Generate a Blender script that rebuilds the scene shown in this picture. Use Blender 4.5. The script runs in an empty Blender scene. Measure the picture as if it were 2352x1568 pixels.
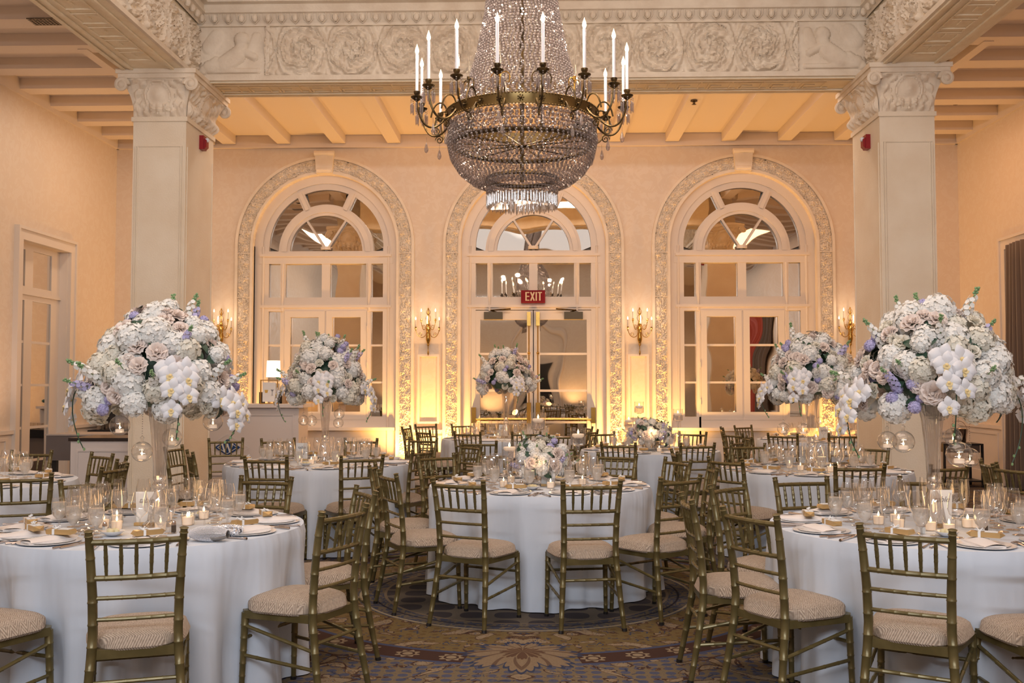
import bpy, math, random
import numpy as np
from mathutils import Vector, Matrix
C = bpy.context.scene.collection
PI = math.pi
rnd = random.Random(7)
F = 2287.0
# ---------------------------------------------------------------- camera
EYE = Vector((0.0, 0.0, 1.5))
YAW, PITCH = math.atan(60 / F), math.atan(101 / F)
cam = bpy.data.cameras.new('camera'); cam.lens = 35.0; cam.sensor_width = 36.0
cam.clip_end = 200
co = bpy.data.objects.new('camera', cam); C.objects.link(co)
co.location = EYE; co.rotation_euler = (PI / 2 + PITCH, 0, YAW)
bpy.context.scene.camera = co
ROT = co.rotation_euler.to_matrix()
def ray(px, py):
    return ROT @ Vector(((px - 1176) / F, (784 - py) / F, -1.0))
def atY(px, py, Y):
    d = ray(px, py); return EYE + d * (Y / d.y)
def atZ(px, py, z):
    d = ray(px, py); return EYE + d * ((z - EYE.z) / d.z)
def fix(X, Y, z):       # ground survey point -> plane z
    return atZ(1236 + X * F / Y, 885 + (1.5 - z) * F / Y, z)
def zw(py, px=1225, Y=16.7): return atY(px, py, Y).z
def xw(px, py=700, Y=16.7): return atY(px, py, Y).x
# ---------------------------------------------------------------- world, view, lights
sc = bpy.context.scene
w = bpy.data.worlds.new('world'); sc.world = w; w.use_nodes = True
w.node_tree.nodes['Background'].inputs[0].default_value = (0.8, 0.75, 0.7, 1)
w.node_tree.nodes['Background'].inputs[1].default_value = 0.05
sc.view_settings.view_transform = 'Standard'; sc.view_settings.look = 'None'
sc.view_settings.exposure = 0.0; sc.view_settings.gamma = 1.0
sc.view_settings.use_curve_mapping = False
try:
    sc.cycles.transparent_max_bounces = 28
    sc.cycles.max_bounces = 6; sc.cycles.diffuse_bounces = 3; sc.cycles.glossy_bounces = 3
    sc.cycles.caustics_reflective = False; sc.cycles.caustics_refractive = False
except Exception: pass
def light(name, typ, loc, power, col, size=None, rot=(0, 0, 0), **k):
    l = bpy.data.lights.new(name, typ); l.energy = power; l.color = col
    if typ == 'AREA':
        l.shape = 'RECTANGLE'; l.size, l.size_y = size
    elif size is not None: l.shadow_soft_size = size
    for a, b in k.items(): setattr(l, a, b)
    o = bpy.data.objects.new(name, l); C.objects.link(o); o.location = loc; o.rotation_euler = rot
    return o
XC = -0.09                      # centre line of the hall
YW, ZB = 16.7, 5.6              # back wall, underside of the ceiling joists
WARM, AMBER, COOL = (1.0, 0.72, 0.47), (1.0, 0.50, 0.12), (0.80, 0.90, 1.0)
light('hall_ceiling_fill', 'AREA', (XC, 5.2, 6.9), 200, (1, .80, .66), (6.0, 5.0))  # added warm fill panel under the ceiling, hidden by the cross beam
light('hall_ceiling_fill', 'AREA', (XC, -3.0, 6.9), 60, COOL, (6.0, 5.0))  # added cool panel standing in for light bounced off the ceiling
light('back_bay_fill', 'AREA', (XC, 12.15, 5.45), 90, (1, .80, .66), (7.0, .15), (.75, 0, 0))  # added fill tucked behind the cross beam, brightens the back wall
light('flash_strip', 'AREA', (XC, -2.5, 4.31), 370, (.87, .93, 1.0), (8.0, .25), (PI / 2, 0, 0))  # added soft strip behind the camera, in place of a flash
for sx in (-1, 1):
    light('aisle_fill', 'AREA', (XC + sx * 5.8, 5.0, 5.5), 45 if sx < 0 else 32, (1, .76, .56) if sx < 0 else (1, .6, .33), (0.5, 6.0))  # added fill for the aisle walls, no fitting modelled
    light('aisle_fill', 'AREA', (XC + sx * 5.8, 13.6, 5.5), 32 if sx < 0 else 30, (1, .76, .56) if sx < 0 else (1, .52, .24), (0.4, 3.5))  # same added fill at the far end of the aisle
for sx in (-1, 1):
    for Y in (1.0, 4.5, 8.0, 12.6):
        light('side_wall_fill', 'SPOT', (XC + sx * 6.4, Y, .5), 55 if sx < 0 else 42, (1, .66, .46) if sx < 0 else (1, .55, .30), .1, (PI, 0, 0), spot_size=2.2, spot_blend=.9)  # added spots without fittings, lift the aisle ceilings and soffits from below
# ---------------------------------------------------------------- materials
MATS = {}
def mat(name, col, rough=0.5, metal=0.0, **k):
    if name in MATS: return MATS[name]
    m = bpy.data.materials.new(name); m.use_nodes = True
    b = m.node_tree.nodes['Principled BSDF']
    b.inputs['Base Color'].default_value = (*col, 1); b.inputs['Roughness'].default_value = rough
    b.inputs['Metallic'].default_value = metal
    for a, v in k.items():
        b.inputs[a.replace('_', ' ')].default_value = v
    MATS[name] = m; return m
def nodes(m): return m.node_tree.nodes, m.node_tree.links, m.node_tree.nodes['Principled BSDF']
def noise_col(m, c1, c2, scale=5, detail=4, bump=0.0, bscale=None, coord='Object', lo=0.35, hi=0.65):
    N, L, b = nodes(m)
    tc = N.new('ShaderNodeTexCoord'); nz = N.new('ShaderNodeTexNoise'); r = N.new('ShaderNodeValToRGB')
    nz.inputs['Scale'].default_value = scale; nz.inputs['Detail'].default_value = detail
    r.color_ramp.elements[0].position = lo; r.color_ramp.elements[1].position = hi
    r.color_ramp.elements[0].color = (*c1, 1); r.color_ramp.elements[1].color = (*c2, 1)
    L.new(tc.outputs[coord], nz.inputs['Vector']); L.new(nz.outputs['Fac'], r.inputs[0]); L.new(r.outputs[0], b.inputs['Base Color'])
    if bump:
        n2 = N.new('ShaderNodeTexNoise'); n2.inputs['Scale'].default_value = bscale or scale * 6; n2.inputs['Detail'].default_value = 3
        bp = N.new('ShaderNodeBump'); bp.inputs['Strength'].default_value = bump; bp.inputs['Distance'].default_value = 0.01
        L.new(tc.outputs[coord], n2.inputs['Vector']); L.new(n2.outputs['Fac'], bp.inputs['Height']); L.new(bp.outputs[0], b.inputs['Normal'])
    return m
def M_(N, L, op, a, b=None, c=None):
    n = N.new('ShaderNodeMath'); n.operation = op
    for i, x in enumerate((a, b, c)):
        if x is None: continue
        if isinstance(x, (int, float)): n.inputs[i].default_value = x
        else: L.new(x, n.inputs[i])
    return n.outputs[0]
def MIX(N, L, f, a, b):
    n = N.new('ShaderNodeMix'); n.data_type = 'RGBA'
    for s, x in ((n.inputs['Factor'], f), (n.inputs['A'], a), (n.inputs['B'], b)):
        if isinstance(x, (int, float)): s.default_value = x
        elif isinstance(x, tuple): s.default_value = (*x, 1)
        else: L.new(x, s)
    return n.outputs['Result']
plaster = noise_col(mat('cream_plaster', (.7, .6, .5), .75), (.81, .69, .54), (.87, .77, .63), 2.2, 5, .25, 60)
carved = noise_col(mat('carved_plaster', (.7, .62, .54), .7), (.78, .655, .52), (.88, .77, .635), 5, 6, .35, 40)
casem = noise_col(mat('casing_plaster', (.88, .77, .64), .65), (.85, .735, .60), (.92, .81, .68), 5, 4)
soffit = noise_col(mat('gilded_cream_soffit', (.7, .58, .4), .6), (.88, .73, .52), (.94, .82, .63), 6, 5, .4, 50)
joist = mat('painted_joist', (.82, .71, .62), .6)
wood = mat('cream_painted_wood', (.82, .73, .65), .42)
barw = mat('white_painted_wood', (.74, .68, .66), .45)
# damask wallpaper
wallp = mat('damask_wallpaper', (.7, .56, .43), .62)
N, L, b = nodes(wallp)
tc = N.new('ShaderNodeTexCoord'); vo = N.new('ShaderNodeTexVoronoi'); vo.inputs['Scale'].default_value = 2.6
nz = N.new('ShaderNodeTexNoise'); nz.inputs['Scale'].default_value = 6; nz.inputs['Detail'].default_value = 5; nz.inputs['Distortion'].default_value = 2.2
L.new(tc.outputs['Object'], vo.inputs['Vector']); L.new(tc.outputs['Object'], nz.inputs['Vector'])
f_ = M_(N, L, 'GREATER_THAN', M_(N, L, 'ADD', nz.outputs['Fac'], M_(N, L, 'MULTIPLY', M_(N, L, 'SINE', M_(N, L, 'MULTIPLY', vo.outputs['Distance'], 15.0)), .05)), .52)
L.new(MIX(N, L, f_, (.815, .685, .56), (.835, .715, .595)), b.inputs['Base Color'])
L.new(M_(N, L, 'ADD', M_(N, L, 'MULTIPLY', f_, -.14), .62), b.inputs['Roughness'])
# carpet: concentric medallion under the middle table
carpet = mat('medallion_carpet', (.2, .15, .1), .95)
N, L, b = nodes(carpet)
tc = N.new('ShaderNodeTexCoord'); mp = N.new('ShaderNodeMapping'); sp = N.new('ShaderNodeSeparateXYZ')
CY = 7.36
mp.inputs['Location'].default_value = (-XC, -CY, 0)
L.new(tc.outputs['Object'], mp.inputs[0]); L.new(mp.outputs[0], sp.inputs[0])
x, y = sp.outputs[0], sp.outputs[1]
ax = M_(N, L, 'ABSOLUTE', x)
rr = M_(N, L, 'SQRT', M_(N, L, 'ADD', M_(N, L, 'MULTIPLY', x, x), M_(N, L, 'MULTIPLY', y, y)))
th = M_(N, L, 'ARCTAN2', x, M_(N, L, 'MULTIPLY', y, -1.0))
ath = M_(N, L, 'ABSOLUTE', th)
def band(lo, hi): return M_(N, L, 'MULTIPLY', M_(N, L, 'GREATER_THAN', rr, lo), M_(N, L, 'LESS_THAN', rr, hi))
def MUL(a, b2): return M_(N, L, 'MULTIPLY', a, b2)
cx = N.new('ShaderNodeCombineXYZ'); L.new(ax, cx.inputs[0]); L.new(y, cx.inputs[1])
def nse(vec, scale, detail, dist):
    n = N.new('ShaderNodeTexNoise'); n.inputs['Scale'].default_value = scale; n.inputs['Detail'].default_value = detail
    n.inputs['Distortion'].default_value = dist; L.new(vec, n.inputs['Vector']); return n.outputs['Fac']
leaf = nse(cx.outputs[0], 2.6, 1.5, 3.2); leaf2 = nse(cx.outputs[0], 6.5, 1, 4.0); fine = nse(cx.outputs[0], 60, 2, 0)
tan_, gold, navy, brown, pale = (.165, .125, .08), (.15, .105, .045), (.035, .045, .085), (.055, .028, .022), (.25, .19, .125)
vor = N.new('ShaderNodeTexVoronoi'); vor.feature = 'F1'; vor.inputs['Scale'].default_value = 13; vor.inputs['Randomness'].default_value = 0.15
L.new(mp.outputs[0], vor.inputs['Vector'])
spots = M_(N, L, 'LESS_THAN', vor.outputs['Distance'], .36)
ground = MIX(N, L, spots, tan_, (.075, .08, .125))                       # blue flecks outside
inner = MIX(N, L, M_(N, L, 'LESS_THAN', vor.outputs['Distance'], .25), gold, (.12, .075, .03))
rin = M_(N, L, 'LESS_THAN', rr, 1.84)
col = MIX(N, L, rin, ground, inner)
col = MIX(N, L, M_(N, L, 'GREATER_THAN', leaf, .58), col, pale)
edge = M_(N, L, 'LESS_THAN', M_(N, L, 'ABSOLUTE', M_(N, L, 'SUBTRACT', leaf, .58)), .018)
col = MIX(N, L, edge, col, brown)
edge2 = M_(N, L, 'LESS_THAN', M_(N, L, 'ABSOLUTE', M_(N, L, 'SUBTRACT', leaf2, .52)), .022)
col = MIX(N, L, MUL(edge2, M_(N, L, 'GREATER_THAN', leaf, .52)), col, (.16, .10, .055))
col = MIX(N, L, M_(N, L, 'LESS_THAN', M_(N, L, 'ABSOLUTE', M_(N, L, 'SUBTRACT', leaf2, .68)), .03), col, navy)
# rosette band
u = M_(N, L, 'FRACT', M_(N, L, 'MULTIPLY', th, 44 / (2 * PI)))
du = MUL(M_(N, L, 'SUBTRACT', u, .5), 2 * PI * 1.84 / 44); dv = M_(N, L, 'SUBTRACT', rr, 1.84)
ang = M_(N, L, 'ARCTAN2', du, dv); dd = M_(N, L, 'SQRT', M_(N, L, 'ADD', MUL(du, du), MUL(dv, dv)))
pet = M_(N, L, 'ADD', .062, MUL(M_(N, L, 'COSINE', MUL(ang, 8.0)), .012))
ros = MIX(N, L, M_(N, L, 'LESS_THAN', dd, pet), brown, pale)
ros = MIX(N, L, M_(N, L, 'LESS_THAN', M_(N, L, 'ABSOLUTE', M_(N, L, 'SUBTRACT', dd, .036)), .007), ros, brown)
seg = M_(N, L, 'GREATER_THAN', M_(N, L, 'ABSOLUTE', M_(N, L, 'SUBTRACT', M_(N, L, 'FRACT', M_(N, L, 'MULTIPLY', ath, 4 / PI)), .5)), -1)
gap = M_(N, L, 'GREATER_THAN', M_(N, L, 'PINGPONG', ath, PI / 4), .17)
col = MIX(N, L, MUL(band(1.72, 1.96), gap), col, (.055, .065, .12))
col = MIX(N, L, MUL(band(1.75, 1.93), gap), col, ros)
# acanthus palmettes on the four axes of the band
mth = M_(N, L, 'SUBTRACT', M_(N, L, 'MODULO', M_(N, L, 'ADD', th, PI / 4 + 2 * PI), PI / 2), PI / 4)
lx = MUL(rr, M_(N, L, 'SINE', mth)); ly = M_(N, L, 'SUBTRACT', MUL(rr, M_(N, L, 'COSINE', mth)), 1.66)
pr_ = M_(N, L, 'SQRT', M_(N, L, 'ADD', MUL(lx, lx), MUL(ly, ly))); pa = M_(N, L, 'ABSOLUTE', M_(N, L, 'ARCTAN2', lx, ly))
lobe = MUL(M_(N, L, 'ADD', M_(N, L, 'ADD', .55, MUL(M_(N, L, 'ABSOLUTE', M_(N, L, 'COSINE', MUL(pa, 4.5))), .32)), MUL(M_(N, L, 'ABSOLUTE', M_(N, L, 'COSINE', MUL(pa, 22.0))), .13)), M_(N, L, 'ADD', .30, MUL(M_(N, L, 'COSINE', pa), .12)))
inl = M_(N, L, 'LESS_THAN', pr_, lobe)
vein = M_(N, L, 'LESS_THAN', M_(N, L, 'ABSOLUTE', M_(N, L, 'SINE', M_(N, L, 'ADD', MUL(pa, 7.0), MUL(pr_, 9.0)))), .30)
col = MIX(N, L, M_(N, L, 'LESS_THAN', pr_, M_(N, L, 'ADD', lobe, .035)), col, navy)
col = MIX(N, L, inl, col, MIX(N, L, vein, (.215, .155, .10), (.12, .075, .05)))
col = MIX(N, L, M_(N, L, 'LESS_THAN', pr_, MUL(lobe, .42)), col, MIX(N, L, vein, (.10, .055, .035), (.21, .15, .09)))
# inner medallion rings
col = MIX(N, L, band(0, 1.22), col, MIX(N, L, M_(N, L, 'GREATER_THAN', leaf2, .5), (.05, .055, .085), (.13, .105, .075)))
col = MIX(N, L, band(1.185, 1.205), col, (.30, .25, .17))
col = MIX(N, L, band(1.09, 1.105), col, (.02, .02, .03))
lat = M_(N, L, 'ABSOLUTE', MUL(M_(N, L, 'SINE', MUL(x, 14.0)), M_(N, L, 'SINE', MUL(y, 14.0))))
col = MIX(N, L, band(0, 1.02), col, MIX(N, L, M_(N, L, 'GREATER_THAN', lat, .35), (.12, .10, .08), (.045, .04, .045)))
col = MIX(N, L, band(1.01, 1.03), col, (.17, .13, .09))
col = MIX(N, L, MUL(M_(N, L, 'ABSOLUTE', M_(N, L, 'SUBTRACT', fine, .5)), 1.2), col, (.06, .045, .035))
L.new(col, b.inputs['Base Color'])
b.inputs['Specular IOR Level'].default_value = .1
# fabrics
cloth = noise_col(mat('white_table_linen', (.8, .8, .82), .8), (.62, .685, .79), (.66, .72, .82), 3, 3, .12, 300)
N, L, b = nodes(cloth)
tc = N.new('ShaderNodeTexCoord'); mp = N.new('ShaderNodeMapping'); mp.inputs['Scale'].default_value = (6, 6, .8); nz = N.new('ShaderNodeTexNoise'); nz.inputs['Scale'].default_value = 1.3; nz.inputs['Detail'].default_value = 2
bp = N.new('ShaderNodeBump'); bp.inputs['Strength'].default_value = .45; bp.inputs['Distance'].default_value = .05
L.new(tc.outputs['Object'], mp.inputs[0]); L.new(mp.outputs[0], nz.inputs['Vector']); L.new(nz.outputs['Fac'], bp.inputs['Height']); L.new(bp.outputs[0], b.inputs['Normal'])
cush = mat('beige_herringbone_fabric', (.4, .3, .2), .9)
N, L, b = nodes(cush)
tc = N.new('ShaderNodeTexCoord'); sp = N.new('ShaderNodeSeparateXYZ'); L.new(tc.outputs['Object'], sp.inputs[0])
zig = M_(N, L, 'PINGPONG', sp.outputs[1], .024)
st = M_(N, L, 'SINE', MUL(M_(N, L, 'ADD', sp.outputs[0], zig), 2 * PI / .0105))
fz = N.new('ShaderNodeTexNoise'); fz.inputs['Scale'].default_value = 90; L.new(tc.outputs['Object'], fz.inputs['Vector'])
fct = M_(N, L, 'ADD', M_(N, L, 'MULTIPLY', st, .42), fz.outputs['Fac'])
L.new(MIX(N, L, fct, (.25, .19, .145), (.56, .46, .37)), b.inputs['Base Color'])
bp = N.new('ShaderNodeBump'); bp.inputs['Strength'].default_value = .5; bp.inputs['Distance'].default_value = .002
L.new(st, bp.inputs['Height']); L.new(bp.outputs[0], b.inputs['Normal'])
chairm = noise_col(mat('antique_gold_paint', (.2, .15, .06), .32, .35), (.125, .098, .036), (.175, .138, .055), 12, 4)
nodes(chairm)[2].inputs['Specular IOR Level'].default_value = .6
china = mat('white_china', (.82, .80, .79), .12)
napk = mat('ivory_napkin', (.80, .75, .73), .8)
goldp = mat('gold_foil_wrap', (.62, .42, .19), .38, .6)
paper = mat('white_card', (.82, .84, .86), .6)
ink = mat('grey_ink', (.22, .22, .25), .6)
silver = mat('polished_steel', (.62, .55, .52), .16, 1.0)
brass = mat('brass', (.55, .34, .09), .22, 1.0)
bronze = noise_col(mat('aged_brass', (.2, .12, .04), .34, .85), (.055, .038, .02), (.19, .125, .05), 20, 3)
dark = mat('black_paint', (.012, .011, .012), .4)
greyc = mat('grey_cloth', (.17, .145, .14), .9)
curt = mat('brown_velvet', (.13, .09, .07), .8, Sheen_Weight=.6)
red = mat('red_enamel', (.28, .006, .012), .35)
petalw = mat('white_petal', (.93, .92, .89), .6, Subsurface_Weight=0.0)
petalc = mat('cream_petal', (.86, .82, .72), .6)
petalp = mat('blush_petal', (.88, .77, .71), .6)
petall = mat('lavender_petal', (.58, .54, .82), .6)
orch = mat('orchid_petal', (.86, .86, .90), .45)
orchl = mat('orchid_lip', (.80, .62, .30), .5)
for m in (petalw, petalc, petalp, petall, orch):          # light passes through petals
    N, L, b = nodes(m); o_ = N['Material Output']; tr = N.new('ShaderNodeBsdfTranslucent'); mx = N.new('ShaderNodeMixShader'); mx.inputs[0].default_value = .2
    tr.inputs[0].default_value = b.inputs['Base Color'].default_value; L.new(b.outputs[0], mx.inputs[1]); L.new(tr.outputs[0], mx.inputs[2]); L.new(mx.outputs[0], o_.inputs[0])
green = mat('leaf_green', (.03, .075, .045), .45)
lgreen = mat('bud_green', (.22, .36, .17), .5)
wax = mat('candle_wax', (.85, .74, .64), .5)
nodes(wax)[2].inputs['Emission Color'].default_value = (1, .62, .35, 1)
nodes(wax)[2].inputs['Emission Strength'].default_value = .35  # emission puts the flame's glow into the wax
def emit(name, col, s):
    m = mat(name, (0, 0, 0), 1); b = nodes(m)[2]
    b.inputs['Emission Color'].default_value = (*col, 1); b.inputs['Emission Strength'].default_value = s; return m
flame = emit('candle_flame', (1, .74, .40), 6)
bulb = emit('flame_bulb', (1, .76, .46), 6)
shade = emit('lit_lamp_shade', (1, .86, .62), 2.2)
def glassy(name, tint, gloss=.11, edge=.38, body=0.0, bodycol=(.8, .8, .8), rough=.0):
    m = bpy.data.materials.new(name); m.use_nodes = True; N, L = m.node_tree.nodes, m.node_tree.links
    N.clear(); o = N.new('ShaderNodeOutputMaterial'); t = N.new('ShaderNodeBsdfTransparent'); g = N.new('ShaderNodeBsdfGlossy')
    lw = N.new('ShaderNodeLayerWeight'); lw.inputs[0].default_value = .45
    tt = MIX(N, L, M_(N, L, 'POWER', lw.outputs['Facing'], 3.0), tint, tuple(c * edge for c in tint)); L.new(tt, t.inputs[0])
    g.inputs['Roughness'].default_value = rough; g.inputs[0].default_value = (1, 1, 1, 1)
    mx = N.new('ShaderNodeMixShader'); L.new(t.outputs[0], mx.inputs[1]); L.new(g.outputs[0], mx.inputs[2])
    fr = M_(N, L, 'MAXIMUM', M_(N, L, 'MULTIPLY', M_(N, L, 'POWER', lw.outputs['Facing'], 2.2), .85), gloss)
    L.new(fr, mx.inputs[0]); out = mx.outputs[0]
    if body:
        d = N.new('ShaderNodeBsdfDiffuse'); d.inputs[0].default_value = (*bodycol, 1); m2 = N.new('ShaderNodeMixShader')
        m2.inputs[0].default_value = body; L.new(out, m2.inputs[1]); L.new(d.outputs[0], m2.inputs[2]); out = m2.outputs[0]
    L.new(out, o.inputs[0]); MATS[name] = m; return m
glass = glassy('clear_glass', (.97, .965, .96))
water = glassy('iced_water', (.95, .93, .9), .08, .85, .30, (.95, .89, .82), .1)
crystal = glassy('crystal_bead', (.78, .73, .72), .20, .3, .16, (.46, .41, .41), .06)
mirror = mat('mirror_pane', (.78, .72, .64), .015, 1.0)
N, L, b = nodes(mirror)
tc = N.new('ShaderNodeTexCoord'); nz = N.new('ShaderNodeTexNoise'); nz.inputs['Scale'].default_value = 1.6; nz.inputs['Detail'].default_value = 0
bp = N.new('ShaderNodeBump'); bp.inputs['Strength'].default_value = .5; bp.inputs['Distance'].default_value = .012
L.new(tc.outputs['Object'], nz.inputs['Vector']); L.new(nz.outputs['Fac'], bp.inputs['Height']); L.new(bp.outputs[0], b.inputs['Normal'])
dmirror = mat('bare_mirror', (.7, .6, .5), .02, 1.0)
# ---------------------------------------------------------------- mesh helpers
class MB:
    def __init__(s): s.v = []; s.f = []; s.mi = []; s.m = 0; s.n = 0
    def add(s, V, Fc):
        V = np.asarray(V, float).reshape(-1, 3); s.v.append(V)
        s.f.extend([tuple(int(i) + s.n for i in q) for q in Fc]); s.mi.extend([s.m] * len(Fc)); s.n += len(V); return s
    def box(s, x0, x1, y0, y1, z0, z1):
        s.k = getattr(s, 'k', 0) + 1; e = (s.k * 7 % 11) * .00012; x0, x1, y0, y1, z0, z1 = x0 - e, x1 + e, y0 - e, y1 + e, z0 - e, z1 + e
        return s.add([(x, y, z) for z in (z0, z1) for y in (y0, y1) for x in (x0, x1)],
                     [(0, 2, 3, 1), (4, 5, 7, 6), (0, 1, 5, 4), (2, 6, 7, 3), (0, 4, 6, 2), (1, 3, 7, 5)])
    def obox(s, c, a, b2, h, rot=0, tilt=None):   # oriented box, half sizes
        M = Matrix.Rotation(rot, 3, 'Z')
        if tilt is not None: M = M @ tilt
        return s.add([Vector(c) + M @ Vector((x * a, y * b2, z * h)) for z in (-1, 1) for y in (-1, 1) for x in (-1, 1)],
                     [(0, 2, 3, 1), (4, 5, 7, 6), (0, 1, 5, 4), (2, 6, 7, 3), (0, 4, 6, 2), (1, 3, 7, 5)])
    def tube(s, P, r, seg=8, cap=True, closed=False):
        P = [Vector(p) for p in P]; n = len(P)
        R = [r] * n if isinstance(r, (int, float)) else list(r)
        V = []; up = None
        for i in range(n):
            t = (P[(i + 1) % n] - P[i - 1]) if closed else (P[min(i + 1, n - 1)] - P[max(i - 1, 0)])
            if t.length < 1e-9: t = Vector((0, 0, 1))
            t.normalize()
            if up is None:
                up = t.cross(Vector((0, 0, 1)) if abs(t.z) < .9 else Vector((1, 0, 0))).normalized()
            up = (up - t * up.dot(t)); up = up.normalized() if up.length > 1e-6 else t.orthogonal().normalized()
            w2 = t.cross(up)
            for k in range(seg):
                a = 2 * PI * k / seg; V.append(P[i] + (up * math.cos(a) + w2 * math.sin(a)) * R[i])
        Fc = []
        for i in range(n if closed else n - 1):
            j = (i + 1) % n
            for k in range(seg):
                l = (k + 1) % seg; Fc.append((i * seg + k, i * seg + l, j * seg + l, j * seg + k))
        if cap and not closed: Fc += [tuple(reversed(range(seg))), tuple((n - 1) * seg + k for k in range(seg))]
        return s.add(V, Fc)
    def lathe(s, prof, seg=20, c=(0, 0, 0), M=None):
        V = []; n = len(prof)
        for r, z in prof:
            for k in range(seg):
                a = 2 * PI * k / seg; V.append((r * math.cos(a), r * math.sin(a), z))
        if M is not None: V = [M @ Vector(v) for v in V]
        V = np.array([tuple(v) for v in V]) + np.array(c)
        Fc = []
        for i in range(n - 1):
            for k in range(seg):
                l = (k + 1) % seg; Fc.append((i * seg + k, i * seg + l, (i + 1) * seg + l, (i + 1) * seg + k))
        if prof[0][0] > 1e-4 and False: Fc.append(tuple(reversed(range(seg))))
        return s.add(V, Fc)
    def ball(s, c, r, seg=8, rings=5, sz=1.0):
        return s.lathe([(r * math.sin(PI * i / rings) + 1e-5, -r * sz * math.cos(PI * i / rings)) for i in range(rings + 1)], seg, c)
    def prism(s, poly, y0, y1, axis='Y'):
        n = len(poly); f = (lambda a, b2, d: (a, d, b2)) if axis == 'Y' else ((lambda a, b2, d: (d, a, b2)) if axis == 'X' else (lambda a, b2, d: (a, b2, d)))
        V = [f(a, b2, y0) for a, b2 in poly] + [f(a, b2, y1) for a, b2 in poly]
        return s.add(V, [tuple(range(n)), tuple(reversed(range(n, 2 * n)))] + [(i, i + n, (i + 1) % n + n, (i + 1) % n) for i in range(n)])
    def grid(s, V, nu, nv):
        return s.add(V, [(i * nv + j, (i + 1) * nv + j, (i + 1) * nv + j + 1, i * nv + j + 1) for i in range(nu - 1) for j in range(nv - 1)])
    def copies(s, o, Ms):
        V0 = np.concatenate(o.v); V0h = np.c_[V0, np.ones(len(V0))]
        for M in Ms:
            s.v.append((V0h @ np.array(M).T)[:, :3]); n = s.n
            s.f.extend([tuple(i + n for i in q) for q in o.f]); s.mi.extend(o.mi); s.n += len(V0)
        return s
    def mesh(s, name, mats, smooth=True):
        me = bpy.data.meshes.new(name)
        V = np.concatenate(s.v) if s.v else np.zeros((0, 3))
        me.from_pydata(V.tolist(), [], s.f)
        for m in (mats if isinstance(mats, (list, tuple)) else [mats]): me.materials.append(m)
        me.polygons.foreach_set('material_index', s.mi)
        if smooth: me.polygons.foreach_set('use_smooth', [True] * len(me.polygons))
        if smooth and len(s.f) < 60000:
            try: me.set_sharp_from_angle(angle=math.radians(38))
            except Exception: pass
        me.update(); return me
    def build(s, name, mats, parent=None, smooth=True, loc=None, rot=None):
        return place(name, s.mesh(name, mats, smooth), parent, loc, rot)
def place(name, me, parent=None, loc=None, rot=None, scale=None):
    o = bpy.data.objects.new(name, me); C.objects.link(o)
    if parent is not None: o.parent = parent
    if loc is not None: o.location = loc
    if rot is not None: o.rotation_euler = rot
    if scale is not None: o.scale = (scale,) * 3 if isinstance(scale, (int, float)) else scale
    return o
def autosmooth(o, a=35):
    me = o.data
    try: me.set_sharp_from_angle(angle=math.radians(a))
    except Exception: pass
    return o
def tag(o, label=None, cat=None, group=None, kind=None):
    if label: o['label'] = label
    if cat: o['category'] = cat
    if group: o['group'] = group
    if kind: o['kind'] = kind
    return o
def thing(name, loc=(0, 0, 0), rz=0, label=None, cat=None, group=None):
    o = bpy.data.objects.new(name, None); C.objects.link(o); o.location = loc; o.rotation_euler = (0, 0, rz); o.empty_display_size = .05
    return tag(o, label, cat, group)
KIDS = {}
def dup(o, loc=None, rz=None, label=None, group=None, parent=None):
    c = o.copy(); C.objects.link(c)
    if parent is not None: c.parent = parent
    if loc is not None: c.location = loc
    if rz is not None: c.rotation_euler = (0, 0, rz)
    if label: c['label'] = label
    if group: c['group'] = group
    if o.name not in KIDS: KIDS[o.name] = list(o.children)
    for ch in KIDS[o.name]: dup(ch, parent=c)
    return c
def struct(o): o['kind'] = 'structure'; return o
def lerp(a, b2, t): return a + (b2 - a) * t
def bez(p0, p1, p2, p3, n=12):
    p0, p1, p2, p3 = map(Vector, (p0, p1, p2, p3)); out = []
    for i in range(n + 1):
        t = i / n; u = 1 - t; out.append(p0 * u ** 3 + p1 * 3 * u * u * t + p2 * 3 * u * t * t + p3 * t ** 3)
    return out
# ================================================================ the hall
XL, XR = XC - 7.11, XC + 7.11
YR = -7.0
HI, HO = 3.835, 4.43            # pillar inner / outer distance from the centre line
PF, PB = 10.9, 11.83            # pillar front / back
CF = 11.24                      # cross beam front
ZS = 5.0                        # underside of the carved beams
ZC = 7.0
def relief_vine(u, v, hw, P):
    sp_ = .75 * np.maximum(0, np.sin(u * 85 + 3 * np.sin(v * 14 / hw * .5)) * np.cos(v * 9.5 / hw + 2.2 * np.sin(u * 47))) ** .6
    wv = .3 * hw * np.sin(2 * PI * u / P); h = np.maximum(sp_, .55 * np.exp(-((v - wv) / (.09 * hw)) ** 2))
    k = np.floor(u / (P / 2)); cu = (k + .5) * P / 2; sg = np.where(k % 2 == 0, 1, -1); cv = -.38 * hw * sg
    du, dv = u - cu, (v - cv) * sg; ro, ph = np.hypot(du, dv), np.arctan2(dv, du)
    h = np.maximum(h, np.exp(-(ro / (.5 * hw)) ** 4) * (.6 + .4 * np.cos(5 * ph + 3 * ro / hw)))
    h = np.maximum(h, .9 * np.exp(-(ro / (.12 * hw)) ** 2))
    return np.maximum(h, .7 * np.maximum(0, np.sin(9 * ph + 20 * ro / hw)) * np.exp(-((ro - .75 * hw) / (.22 * hw)) ** 2))
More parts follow.
